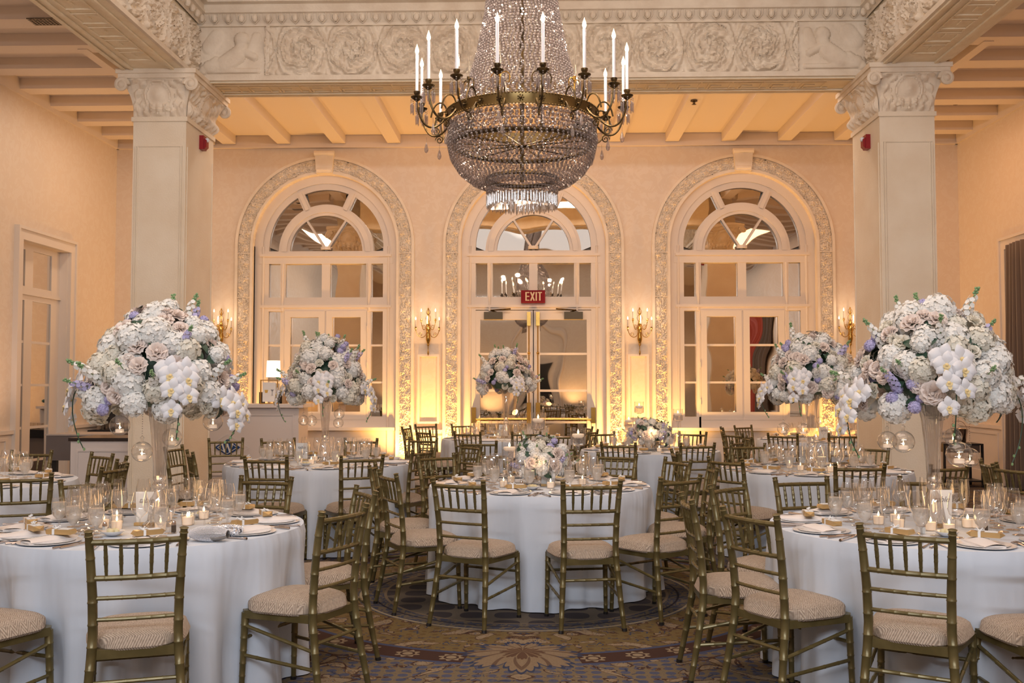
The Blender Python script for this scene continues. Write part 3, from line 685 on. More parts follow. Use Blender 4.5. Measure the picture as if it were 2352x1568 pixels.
# french door in the left wall, curtained opening in the right wall
for sx in (-1, 1):
    x = XC + sx * 7.11; m = MB(); nm = 'window_%d' % (4 if sx < 0 else 5); root = struct(thing(nm, (0, 0, 0)))
    ya, yb = DY0, DY1 + .12
    for y0, y1, z0_, z1_ in ((ya - .14, ya, 0, DZT + .14), (yb, yb + .16, 0, DZT + .14), (ya - .14, yb + .16, DZT, DZT + .16)): m.box(*sorted((x, x - sx * .05)), y0, y1, z0_, z1_)
    for y0 in (ya - .16, yb + .12): m.box(*sorted((x, x - sx * .075)), y0, y0 + .04, 0, DZT + .18)
    m.box(*sorted((x, x - sx * .075)), ya - .16, yb + .16, DZT + .14, DZT + .18); m.build('casing', wood, root, smooth=False)
    if sx < 0:
        g = lambda px: atX(px, 700, XL).y; zg = lambda py, px=58: atX(px, py, XL).z
        f = MB(); xf = x - .12; xm = x - .16; p1, p2, p3, p4 = g(43), g(75), g(93), g(135)
        rows = [zg(567), zg(653), zg(686), zg(783), zg(884), zg(984)]
        for y0, y1 in ((p1 - .12, p1), (p2, p3), (p4, yb)): f.box(xm, xf, y0, y1, 0, DZT)
        f.box(xm, xf, p1, yb, rows[0], DZT); f.box(xm, xf, p1, yb, rows[2], rows[1]); f.box(xm, xf + .03, p1, yb, (rows[1] + rows[2]) / 2 - .02, (rows[1] + rows[2]) / 2 + .02)
        for z in rows[3:] + [.42]: f.box(xm, xf - .01, p1, p4, z - .018, z + .018)
        f.box(xm, xf, p1, yb, 0, .2); f.box(x - .2, x, yb - .02, yb + .02, 0, DZT); f.build('frame', wood, root, smooth=False)
        for y0, y1 in ((p1, p2), (p3, p4)):
            for z0_, z1_ in ((rows[1], rows[0]), (rows[3], rows[2]), (rows[4], rows[3]), (rows[5], rows[4]), (.42, rows[5]), (.2, .42)):
                MB().add([(xf - .015, y0, z0_), (xf - .015, y1, z0_), (xf - .015, y1, z1_), (xf - .015, y0, z1_)], [(0, 1, 2, 3)]).build('pane', mirror, root, smooth=False)
def curtain(name, X, y0, y1, z0, z1, m, folds, amp, label, sx=1):
    nu, nv = folds * 10, 14; U_, V_ = np.meshgrid(np.linspace(0, 1, nu), np.linspace(0, 1, nv), indexing='ij')
    w_ = np.sin(U_ * folds * 2 * PI + .6 * np.sin(U_ * 17)) * amp * (.55 + .45 * (1 - V_)) + .03 * np.sin(U_ * 9 + V_ * 2)
    Pp = np.stack([X - sx * (.1 + w_), y0 + (y1 - y0) * U_, z0 + (z1 - z0) * V_], -1)
    o = MB().grid(Pp, nu, nv).build(name, m); md = o.modifiers.new('s', 'SOLIDIFY'); md.thickness = .006
    return tag(o, label, 'curtain')
curtain('curtain', XR, DY0 - .35, DY1 + .05, .02, atX(2335, 560, XR).z, curt, 12, .05, 'brown pleated curtain hanging at the tall side window behind the pillar')
curtain('curtain', XR - .02, 1.2, 2.3, .02, 4.0, mat('coral_drape', (.5, .09, .06), .8), 9, .05, 'coral curtain on the side wall, mirrored in the arched window panes')
curtain('curtain', XR - .02, 2.6, 3.6, .02, 4.0, mat('grey_drape', (.16, .13, .12), .8), 9, .05, 'grey brown curtain beside the coral curtain, mirrored in the arched panes')
# fire alarms, sprinklers, grille
for sx, px, py in ((-1, 461, 329), (1, 1996, 327)):
    X = XC + sx * HI; p = atX(px, py, X); root = thing('fire_alarm', (X, p.y, p.z), 0, 'red fire alarm strobe on the %s pillar below its capital' % ('left' if sx < 0 else 'right'), 'fire alarm', 'fire alarms on the pillars')
    bx = MB().box(*sorted((0, -sx * .05)), -.055, .055, -.08, .08); bx.prism([(0, -.08), (-sx * .05, -.08), (-sx * .08, -.05), (-sx * .08, .03), (-sx * .05, .05)], -.04, .04).build('housing', red, root, smooth=False)
    MB().ball((-sx * .075, 0, .035), .028, 8, 6).build('strobe_lens', mat('strobe', (.8, .8, .85), .1), root)
for px, py, zz_, wh in ((218, 237, 5.74, 'above the left aisle'), (1594, 231, 5.59, 'on the joist right of the chandelier'), (2195, 232, 5.74, 'above the right aisle')):
    p = atZ(px, py, zz_); MBs = MB().lathe([(.05, 0), (.05, -.012), (.018, -.02), (.018, -.05), (.035, -.055), (.0, -.06)], 12)
    tag(MBs.build('sprinkler', bronze, loc=(p.x, p.y, zz_)), 'small brass ceiling sprinkler ' + wh, 'sprinkler')
p = atZ(117, 48, ZB); g = MB()
for i in range(12): g.box(-.22 + i * .04, -.21 + i * .04, -.1, .1, -.008, 0)
for i in range(6): g.box(-.23, .23, -.1 + i * .038, -.092 + i * .038, -.008, 0)
g.box(-.23, .23, -.1, .1, .0, .004)
gr = tag(MB().box(-.23, .23, -.1, .1, -.002, .004).build('ceiling_grille', dark, smooth=False, loc=(p.x, p.y, ZB - .006)), 'small ventilation grille on a ceiling joist over the left aisle', 'grille')
g.build('grid', mat('grille_metal', (.3, .24, .18), .4, .5), gr, smooth=False)
# ================================================================ light fittings on the wall and the chandelier
def flame_mesh(h=.035, r=.008): return MB().lathe([(1e-4, 0), (r, h * .25), (r * .8, h * .5), (r * .35, h * .8), (1e-4, h)], 8).mesh('flame', flame)
FL = flame_mesh(.028, .0065); BULB = MB().lathe([(1e-4, 0), (.009, .008), (.013, .022), (.010, .038), (.004, .055), (1e-4, .068)], 10).mesh('bulb', bulb)
def sconce(px, which):
    p = atY(px, 760, YW); X = p.x; k = 1 / 11.2 / F * YW      # photo crop px -> metres
    root = thing('wall_sconce', (X, YW - .1, 0), 0, 'gilt five-arm candle wall sconce ' + which, 'wall sconce', 'candle sconces on the back wall')
    zz_ = lambda cy: zw(690 + cy / 11.2); xx = lambda cx: (cx - 500) * k
    b = MB(); S = lambda pr: [(r * k, zz_(cy)) for r, cy in reversed(pr)]
    b.lathe(S([(4, 190), (22, 225), (8, 250), (30, 350), (12, 380), (12, 500), (30, 560), (48, 610), (30, 660), (60, 720), (66, 760), (40, 850), (60, 930), (62, 1000), (40, 1080), (28, 1110), (34, 1140), (10, 1180), (10, 1290), (24, 1330), (18, 1380), (3, 1420)]), 10)
    b.build('stem', brass, root)
    o = MB()
    for cy, rx, rz_ in ((305, 50, 62), (465, 62, 85)):
        o.tube([(rx * k * math.cos(a), 0, zz_(cy + rz_ * math.sin(a))) for a in [2 * PI * i / 20 for i in range(20)]], 6 * k, 6, closed=True)
    o.build('loop_finial', brass, root)
    for cx, cy_top, cy_bot, base, yy in ((190, 510, 700, 960, -.06), (325, 300, 490, 760, -.03), (690, 300, 490, 760, -.03), (790, 520, 710, 960, -.06), (500, 490, 640, 760, -.16)):
        sg = -1 if cx < 500 else 1; x = xx(cx); a = MB()
        if cx == 500: a.tube(bez((0, 0, zz_(820)), (0, -.1, zz_(860)), (0, yy, zz_(820)), (0, yy, zz_(700)), 8), 8 * k, 6)
        else:
            P = bez((sg * 45 * k, 0, zz_(base - 130)), (sg * 70 * k, yy, zz_(base + 40)), (x * .85, yy, zz_(base + 60)), (x, yy, zz_(cy_bot + 60)), 14); a.tube(P, 9 * k, 6)
            v = MB(); volute(a, x * .62, yy / 2, zz_(base - 80), 50 * k, 'Y', 1.5, sg, 6 * k)
        a.lathe([(4 * k, -60 * k), (16 * k, -30 * k), (10 * k, -10 * k), (30 * k, 0), (26 * k, 10 * k), (22 * k, 40 * k), (26 * k, 55 * k), (1e-4, 55 * k)], 8, (x, yy, zz_(cy_bot + 40)))
        arm = a.build('arm', brass, root)
        MB().tube([(x, yy, zz_(cy_bot + 10)), (x, yy, zz_(cy_top))], 18 * k, 8).build('candle_tube', mat('candle_sleeve', (.5, .42, .36), .6), arm)
        place('bulb', BULB, arm, (x, yy, zz_(cy_top)), scale=.85)
    light('sconce_light', 'POINT', (X, YW - .32, zz_(470)), 4, WARM, .05)
sconce(512, 'behind the flowers beside the pillar with white bar')
sconce(985, 'between the first arch and the exit door arch')
sconce(1468, 'between the exit door arch and the last arch')
sconce(1949, 'beside the pillar by the last arch')
UP = [xw(508), xw(985), xw(1470), xw(1944)]
for i, X in enumerate(UP):
    for dx, pw in (((-.42, 215),) if i else ()) + (((.42, 215),) if i < 3 else ()):
        u_ = tag(MB().lathe([(1e-4, 0), (.07, 0), (.07, .10), (.05, .11), (1e-4, .11)], 12).build('uplight', dark, loc=(X + dx, YW - .42, 0)), 'small black uplight %s the %s' % ('left of' if dx < 0 else 'right of', ('bar side pier', 'pier before the exit doors', 'pier past the exit doors', 'pier by the far pillar')[i]), 'uplight', 'amber uplights along the back wall')
        o = light('uplight_lamp', 'SPOT', (X + dx, YW - .40, .13), pw, AMBER, .05, (PI - .10, 0, 0), spot_size=2.3, spot_blend=.8)
# chandelier
CX, CYD, = -.125, 7.78
def chandelier():
    s = F / CYD; Z = lambda py: 1.5 + (885 - py) / s
    root = thing('chandelier', (CX, CYD, 0), 0, 'large crystal basket chandelier with brass ring and white candle lamps', 'chandelier')
    Rb, zb = .59, 3.60
    bd = MB().ball((0, 0, 0), 1, 6, 4)
    b = MB(); b.lathe([(Rb, zb - .04), (Rb + .012, zb - .04), (Rb + .008, zb), (Rb + .012, zb + .04), (Rb, zb + .04), (Rb - .01, zb + .04), (Rb - .01, zb - .04), (Rb, zb - .04)], 96)
    for i in range(150):
        a = 2 * PI * i / 150
        for z in (zb - .04, zb + .04): b.copies(bd, [Matrix.Translation((math.cos(a) * (Rb + .012), math.sin(a) * (Rb + .012), z)) @ Matrix.Scale(.007, 4)])
    band_ = b.build('ring', mat('antique_brass', (.20, .135, .055), .34, 1.0), root)
    r_ = MB()
    for i in range(24):
        a = 2 * PI * i / 24; c = (math.cos(a) * (Rb + .015), math.sin(a) * (Rb + .015), zb); r_.ball(c, .013, 6, 4)
        for k in range(7): r_.ball((c[0] - math.sin(a) * .021 * math.cos(k * .9), c[1] + math.cos(a) * .021 * math.cos(k * .9), zb + .021 * math.sin(k * .9)), .006, 5, 3)
    r_.build('rosette', bronze, band_)
    def strands(name, n, prof, r, step=2.0, skip=None):
        # prof: list of (radius, z) from top to bottom
        P = [Vector((p[0], 0, p[1])) for p in prof]; L = [0]
        for p, q in zip(P[:-1], P[1:]): L.append(L[-1] + (q - p).length)
        k = int(L[-1] / (r * step)); Ms = []
        for j in range(k):
            d = L[-1] * (j + .5) / k; i = max(x for x in range(len(L)) if L[x] <= d + 1e-9); i = min(i, len(P) - 2)
            q = P[i].lerp(P[i + 1], (d - L[i]) / max(L[i + 1] - L[i], 1e-6))
            for m_ in range(n):
                a = 2 * PI * (m_ + .5 * (j % 2) * 0) / n + .03 * math.sin(j)
                Ms.append(Matrix.Translation((q.x * math.cos(a), q.x * math.sin(a), q.z)) @ Matrix.Scale(r, 4) @ Matrix.Rotation(rnd.random() * 3, 4, 'Z'))
        return tag(MB().copies(bd, Ms).build(name, crystal, root, smooth=False), kind='stuff')
    # tent of chains rising to the ceiling, two layers of basket, lower skirt
    strands('bead_tent', 64, [(.20, 5.6), (.24, 4.9), (.29, 4.45), (.36, 4.1), (.45, 3.8), (Rb - .03, zb + .05)], .0125, 1.9)
    strands('bead_swag', 96, [(Rb - .01, zb - .05), (Rb - .015, zb - .13), (Rb - .04, zb - .21)], .015, 2.0)
    strands('bead_basket', 80, [(Rb - .02, zb - .06), (Rb + .0, zb - .18), (Rb - .03, zb - .32), (Rb - .10, zb - .43), (Rb - .2, zb - .51), (.30, zb - .545)], .0115, 1.9)
    strands('bead_skirt', 64, [(.275, 3.10), (.275, 3.0)], .012, 2.0); 
    bot = Z(478)
    # hoops
    h = MB(); 
    for R, z, r in ((Rb - .045, zb - .215, .018), (.285, 3.115, .012), (.27, 3.13, .008), (.2, 5.6, .02)):
        h.tube([(R * math.cos(2 * PI * i / 60), R * math.sin(2 * PI * i / 60), z) for i in range(60)], r, 6, closed=True)
    h.tube([(0, 0, 3.1), (0, 0, ZC)], .018, 8)
    for i in range(6):
        a = PI * i / 6 + .2; h.tube([(Rb * .92 * math.cos(a), Rb * .92 * math.sin(a), zb - .215), (-Rb * .92 * math.cos(a), -Rb * .92 * math.sin(a), zb - .215)], .006, 5)
    h.build('hoop', bronze, root)
    # prism fringe
    pr = MB().lathe([(1e-4, 0), (.009, -.012), (.0075, -.085), (1e-4, -.105)], 6); Ms = []
    for i in range(72):
        a = 2 * PI * i / 72; Ms.append(Matrix.Translation((.275 * math.cos(a), .275 * math.sin(a), 2.985 + .012 * (i % 2))))
    for i in range(40):
        a = 2 * PI * i / 40 + .05; Ms.append(Matrix.Translation((.215 * math.cos(a), .215 * math.sin(a), 2.99 - .01 * (i % 2))))
    for R, n in ((.15, 24),): 
        for i in range(n): a = 2 * PI * i / n; Ms.append(Matrix.Translation((R * math.cos(a), R * math.sin(a), 2.985)))
    tag(MB().copies(pr, Ms).build('prism_fringe', glassy('prism_rod', (.88, .84, .8), .08, .5, .28, (.62, .56, .52), .12), root, smooth=False), kind='stuff')
    # candle arms
    RC = .83
    ca = mat('white_candle_sleeve', (.82, .82, .88), .45)
    ang0 = 2 * PI / 15
    dropm = MB().ball((0, 0, -.02), .006, 5, 3).ball((0, 0, -.035), .005, 5, 3).lathe([(1e-4, -.045), (.008, -.06), (.006, -.12), (1e-4, -.135)], 6)
    tear = MB().tube([(0, 0, 0), (0, 0, -.04)], .0015, 4).lathe([(1e-4, -.04), (.008, -.06), (.017, -.1), (.012, -.12), (1e-4, -.13)], 8)
    for i in range(16):
        a = -PI / 2 + (i + .5) * 2 * PI / 16; low = i % 2 == 1 and False
        d = Vector((math.cos(a), math.sin(a), 0)); pt = lambda r, z: d * r + Vector((0, 0, z))
        zc = 3.73; m = MB()
        m.tube(bez(pt(Rb, zb), pt(Rb + .1, zb - .16), pt(RC - .02, zb - .12), pt(RC, zc - .03), 14), .0085, 6)
        m.tube(bez(pt(Rb, zb + .02), pt(Rb + .02, zb + .14), pt(Rb + .11, zb + .12), pt(Rb + .13, zb - .02), 10), .007, 6)
        P = []
        for k in range(22):
            t = k / 21 * 3.2 * PI; q = .035 * (1 - k / 26); P.append(pt(Rb + .09 + q * math.cos(t), zb - .13 + q * math.sin(t)))
        m.tube(P, .005, 5)
        m.lathe([(.005, -.03), (.02, -.02), (.045, 0), (.048, .008), (.02, .012), (.016, .02), (.024, .035), (.026, .05), (.0, .05)], 12, tuple(pt(RC, zc)))
        arm = m.build('arm', bronze, root)
        MB().tube([pt(RC, zc + .05), pt(RC, zc + .34)], .0125, 10).build('candle', ca, arm)
        place('bulb', BULB, arm, pt(RC, zc + .34), scale=1.25)
        Ms = [Matrix.Translation(pt(RC, zc + .003) + Vector((.045 * math.cos(k * PI / 4), .045 * math.sin(k * PI / 4), 0))) for k in range(8)]
        dd = MB().copies(dropm, Ms)
        if i % 2: dd.copies(tear, [Matrix.Translation(pt(RC - .04, zb - .10)), Matrix.Translation(pt(Rb + .09, zb - .16))])
        tag(dd.build('prism_drop', crystal, arm, smooth=False), kind='stuff')
    # scrolled brackets with glass spikes inside the candle ring
    for i in range(10):
        a = 2 * PI * i / 10; d = Vector((math.cos(a), math.sin(a), 0)); t_ = Vector((-math.sin(a), math.cos(a), 0)); base = d * .5 + Vector((0, 0, zb + .04))
        m = MB(); m.tube([base, base + Vector((0, 0, .2))], .007, 6)
        for sg in (-1, 1):
            P = [base + Vector((0, 0, .14)) + t_ * sg * (.035 - .035 * math.cos(k / 9 * 3.9)) * 1.1 + Vector((0, 0, .05 * math.sin(k / 9 * 3.9))) for k in range(10)]; m.tube(P, .005, 5)
        m.lathe([(.0, 0), (.012, 0), (.012, .022), (0, .022)], 8, tuple(base + Vector((0, 0, .19))))
        br = m.build('bracket', brass if i % 2 else bronze, root)
        MB().lathe([(.013, 0), (.012, .03), (.002, .26), (1e-4, .28)], 8, tuple(base + Vector((0, 0, .21)))).build('glass_spike', glass, br)
    for i in range(8):
        a = 2 * PI * (i + .5) / 8; light('chandelier_bulb_light', 'POINT', (CX + RC * math.cos(a), CYD + RC * math.sin(a), 4.2), 9, (1, .80, .62), .05)
    light('chandelier_inner_light', 'POINT', (CX, CYD, 3.45), 5, WARM, .1)
chandelier()
# ================================================================ chair
def bamboo(P, r, seg=8, nodes_=6, k=1.09):
    P = [Vector(p) for p in P]; L = [0]
    for p, q in zip(P[:-1], P[1:]): L.append(L[-1] + (q - p).length)
    T = L[-1]; ds = set([0, T]); [ds.add(x) for x in L]
    nd = [T * (i + 1) / (nodes_ + 1) for i in range(nodes_)]
    for x in nd: ds |= {x - .0045, x - .002, x, x + .002, x + .0045}
    ds = sorted(d for d in ds if -1e-9 <= d <= T + 1e-9); Q = []; R = []; R0 = r if isinstance(r, (list, tuple)) else [r] * len(P)
    for d in ds:
        i = min(max(x for x in range(len(L)) if L[x] <= d + 1e-9), len(P) - 2); t = (d - L[i]) / max(L[i + 1] - L[i], 1e-9)
        Q.append(P[i].lerp(P[i + 1], t)); rr_ = R0[i] * (1 - t) + R0[i + 1] * t
        near = min(abs(d - x) for x in nd) if nd else 1; R.append(rr_ * (k if near < .0025 else 1))
    return Q, R
def make_chair():
    root = thing('chiavari_chair')
    def bp(nm, P, r, n=5, seg=8):
        Q, R = bamboo(P, r, seg, n); return MB().tube(Q, R, seg).build(nm, chairm, root)
    for s in (-1, 1):
        P = [(s * .198, -.275, 0), (s * .182, -.235, .2), (s * .168, -.203, .4), (s * .163, -.2, .5), (s * .166, -.212, .65), (s * .174, -.235, .8), (s * .18, -.255, .895)]
        Q, R = bamboo(P, [.0135, .0175, .0195, .0195, .019, .0175, .0155], 8, 9)
        d = Vector((s * .06, -.2, .97)).normalized(); e = Q[-1]
        Q += [e + d * .004, e + d * .008, e + d * .02, e + d * .024, e + d * .027]; R += [.0185, .015, .015, .019, .012]
        leg = MB().tube(Q, R, 10).build('back_post', chairm, root)
        MB().tube([(s * .1985, -.2755, .0), (s * .197, -.273, .018)], .0165, 8).build('foot_cap', dark, leg)
        leg = bp('leg', [(s * .198, .19, 0), (s * .19, .175, .42)], [.0125, .0185], 6, 10)
        MB().tube([(s * .198, .19, 0), (s * .1975, .189, .018)], .0155, 8).build('foot_cap', dark, leg)
    out = [(-.165, -.205), (.165, -.205), (.205, .17), (.18, .2), (-.18, .2), (-.205, .17)]
    MB().prism(out, .395, .432, 'Z').build('seat_frame', chairm, root, smooth=False)
    nu, nv = 22, 22; V = []
    for i in range(nu):
        for j in range(nv):
            u, v = -1 + 2 * i / (nu - 1), -1 + 2 * j / (nv - 1)
            x = u * math.sqrt(1 - v * v * .42 * abs(v) ** 3); y = v * math.sqrt(1 - u * u * .42 * abs(u) ** 3)
            e = max(0, (1 - abs(u) ** 5) * (1 - abs(v) ** 5)) ** .5; ww = .172 + .04 * (y + 1) / 2
            V.append((x * (ww + .014), -.212 + (y + 1) * .217, .436 + .072 * e ** .8 * (1 - .14 * (u * u + v * v))))
    c = MB().grid(V, nu, nv)
    rimi = [i * nv for i in range(nu)] + [(nu - 1) * nv + j for j in range(1, nv)] + [i * nv + nv - 1 for i in range(nu - 2, -1, -1)] + [j for j in range(nv - 2, 0, -1)]
    c.add([(V[i][0] * .97, V[i][1] * .97, .426) for i in rimi] + [V[i] for i in rimi], [(i, (i + 1) % len(rimi), (i + 1) % len(rimi) + len(rimi), i + len(rimi)) for i in range(len(rimi))])
    c.build('cushion', cush, root)
    arcx = lambda z, w_, y, bow, n=8: [(w_ * (2 * i / n - 1), y - bow * (1 - (2 * i / n - 1) ** 2), z) for i in range(n + 1)]
    bp('rail', arcx(.872, .178, -.25, .022), .0125, 5); bp('rail', arcx(.725, .17, -.224, .018), .0115, 5)
    for i in range(5):
        t = (i - 2) / 3; bow = 1 - (t) ** 2
        bp('spindle', [(t * .17, -.224 - .018 * bow, .725), (t * .173, -.236 - .02 * bow, .80), (t * .177, -.25 - .022 * bow, .872)], [.0062, .0092, .0072], 4, 6)
    for z, y in ((.642, -.211), (.555, -.204)): bp('cross_rail', arcx(z, .163, y, .012), .0088, 5)
    bp('stretcher', [(-.175, -.217, .305), (.175, -.217, .305)], .009, 4); bp('stretcher', [(-.192, .18, .30), (.192, .18, .30)], .009, 4)
    for s in (-1, 1):
        bp('stretcher', [(s * .176, -.22, .27), (s * .193, .181, .36)], .009, 4); bp('stretcher', [(s * .184, -.24, .19), (s * .195, .185, .22)], .009, 4)
    return root
CH0 = make_chair(); used = [False]
def chair(X, Y, fx, fy, label, group):
    """X, Y: surveyed point of the backrest top centre; f: facing"""
    p = fix(X, Y, .92); n = math.hypot(fx, fy); fx, fy = fx / n, fy / n; o = (p.x + fx * .262, p.y + fy * .262, 0); rz = math.atan2(-fx, fy)
    label = 'antique gold bamboo chair ' + label
    if not used[0]:
        used[0] = True; CH0.location = o; CH0.rotation_euler = (0, 0, rz); return tag(CH0, label, 'chair', group)
    return dup(CH0, o, rz, label, group)
CH0['category'] = 'chair'
# ================================================================ flowers
def petal_patch(mb, M, w_, h, curl, n=4, tip=.75):
    V = []
    for i in range(n + 1):
        t = i / n
        for j in range(n + 1):
            s = 2 * j / n - 1; ww = w_ * math.sin(PI * (.18 + tip * t * .82)) if True else w_
            V.append(M @ Vector((s * ww, -curl * t * t + .25 * w_ * (1 - s * s), h * t * (1 - .12 * s * s))))
    return mb.grid(V, n + 1, n + 1)
def floret(mb, M, r, n=4):
    for k in range(n):
        R = M @ Matrix.Rotation(2 * PI * k / n, 4, 'Z')
        pts = [(0, 0, .1), (.36, .3, .16), (.50, .7, .20), (.28, 1.0, .14), (-.28, 1.0, .14), (-.50, .7, .20), (-.36, .3, .16)]
        mb.add([R @ Vector((a * r, b2 * r, c * r)) for a, b2, c in pts] + [R @ Vector((0, .55 * r, .10 * r))], [(7, i, (i + 1) % 7) for i in range(7)])
def axis_to(d, roll=0):
    d = Vector(d).normalized(); return d.to_track_quat('Z', 'Y').to_matrix().to_4x4() @ Matrix.Rotation(roll, 4, 'Z')
def sphere_pts(n, top=-.55):
    out = []
    for i in range(n):
        z = 1 - (1 - top) * (i + .5) / n; r = math.sqrt(max(0, 1 - z * z)); a = i * 2.399963; out.append((r * math.cos(a), r * math.sin(a), z))
    return out
def hydrangea(r, seed, m):
    q = random.Random(seed); mb = MB()
    for d in sphere_pts(175, -.4):
        d = Vector(d); rr_ = r * (1 + q.uniform(-.1, .1)); M = Matrix.Translation(d * rr_ * .92) @ axis_to(d + Vector((q.uniform(-.5, .5), q.uniform(-.5, .5), q.uniform(-.3, .3))), q.random() * 3); floret(mb, M, r * .165)
    mb.lathe([(r * .8 * math.sin(PI * i / 6) + 1e-4, -r * .8 * math.cos(PI * i / 6)) for i in range(7)], 10)
    return mb.mesh('hydrangea', m)
def rose(r, seed, m):
    q = random.Random(seed); mb = MB(); mb.lathe([(1e-4, r * .62), (r * .12, r * .6), (r * .22, r * .3), (r * .2, 0)], 10)
    for ri, (n, rad, h, lean, w_) in enumerate(((3, .14, .66, .1, .2), (4, .26, .68, .25, .28), (5, .40, .64, .42, .36), (6, .56, .56, .62, .42), (7, .70, .44, .9, .45))):
        for k in range(n):
            a = 2 * PI * (k + .5 * (ri % 2)) / n + q.uniform(-.12, .12)
            M = Matrix.Rotation(a, 4, 'Z') @ Matrix.Translation((0, -rad * r * .6, 0)) @ Matrix.Rotation(lean * .8, 4, 'X'); petal_patch(mb, M, w_ * r * 1.15, h * r * 1.15, .12 * r + .25 * lean * r, 4)
    return mb.mesh('rose', m)
def orchid():
    mb = MB(); r = .052
    for a, w_, l in ((PI / 2, 1.0, 1.0), (-PI / 2, 1.0, 1.0), (0, .62, 1.05), (PI * .78, .58, 1.0), (-PI * .78, .58, 1.0)):
        V = []; n = 6
        for i in range(n + 1):
            t = i / n; ww = w_ * r * .62 * math.sin(PI * min(1, .12 + .86 * t) ** 1.0) ** .7
            for j in range(5): s = j / 2 - 1; V.append(Matrix.Rotation(a, 4, 'Z') @ Vector((s * ww, l * r * t, .006 + .010 * math.sin(t * 2.6) - .012 * s * s * (1 if w_ > .8 else .4))))
        mb.grid(V, n + 1, 5)
    mb.m = 1; mb.ball((0, -.004, .012), .009, 8, 5)
    for s in (-1, 1): mb.add([(0, -.004, .014), (s * .014, -.004, .022), (s * .012, -.016, .018), (0, -.02, .02)], [(0, 1, 2, 3)])
    mb.add([(-.006, -.01, .014), (.006, -.01, .014), (.009, -.028, .02), (0, -.036, .016), (-.009, -.028, .02)], [(0, 1, 2, 3, 4)])
    return mb.mesh('orchid_bloom', [orch, orchl])
def spike(m, seed, L=.26):
    q = random.Random(seed); mb = MB(); P = [(.03 * math.sin(t * 2), .02 * t * t, L * t) for t in [i / 8 for i in range(9)]]; mb.tube(P, [.004 - .0002 * i for i in range(9)], 5)
    for i in range(9): a = i * 2.4; t = .82 + .02 * i; mb.ball((.03 * math.sin(t * 2) + .008 * math.cos(a), .02 * t * t + .008 * math.sin(a), L * t), .0075, 5, 4)
    mb.m = 1
    for i in range(30):
        t = .12 + .66 * i / 30; a = i * 2.4; d = Vector((math.cos(a), math.sin(a), .35)); rr_ = .028 * (1.1 - .6 * t)
        M = Matrix.Translation(Vector((.03 * math.sin(t * 2), .02 * t * t, L * t)) + d * rr_) @ axis_to(d, q.random() * 3); floret(mb, M, .017 * (1.15 - .5 * t), 5)
    return mb.mesh('stock_stem', [lgreen, m], False)
def leafm():
    mb = MB(); n = 6
    for a in (0, 2.1, 4.2):
        V = []
        for i in range(n + 1):
            t = i / n
            for j in range(3): s = j - 1; V.append(Matrix.Rotation(a, 4, 'Z') @ Vector((s * .024 * math.sin(PI * t) , .09 * t, .05 * t - .05 * t * t + .006 * abs(s))))
        mb.grid(V, n + 1, 3)
    return mb.mesh('leaf', green)
HY = [hydrangea(.078, 1, petalw), hydrangea(.084, 2, petalw), hydrangea(.078, 3, petalc)]
RS = [rose(.052, 4, petalp), rose(.046, 5, petalc), rose(.056, 6, petalp)]
SW, SL = [spike(petalw, i) for i in (1, 2)], [spike(petall, i) for i in (3, 4)]
PUFF = [hydrangea(.034, 11, petall), hydrangea(.042, 12, petalw)]
OB, LF = orchid(), leafm()
BUD = MB().ball((0, 0, 0), .007, 6, 4, 1.3).mesh('bud', lgreen)
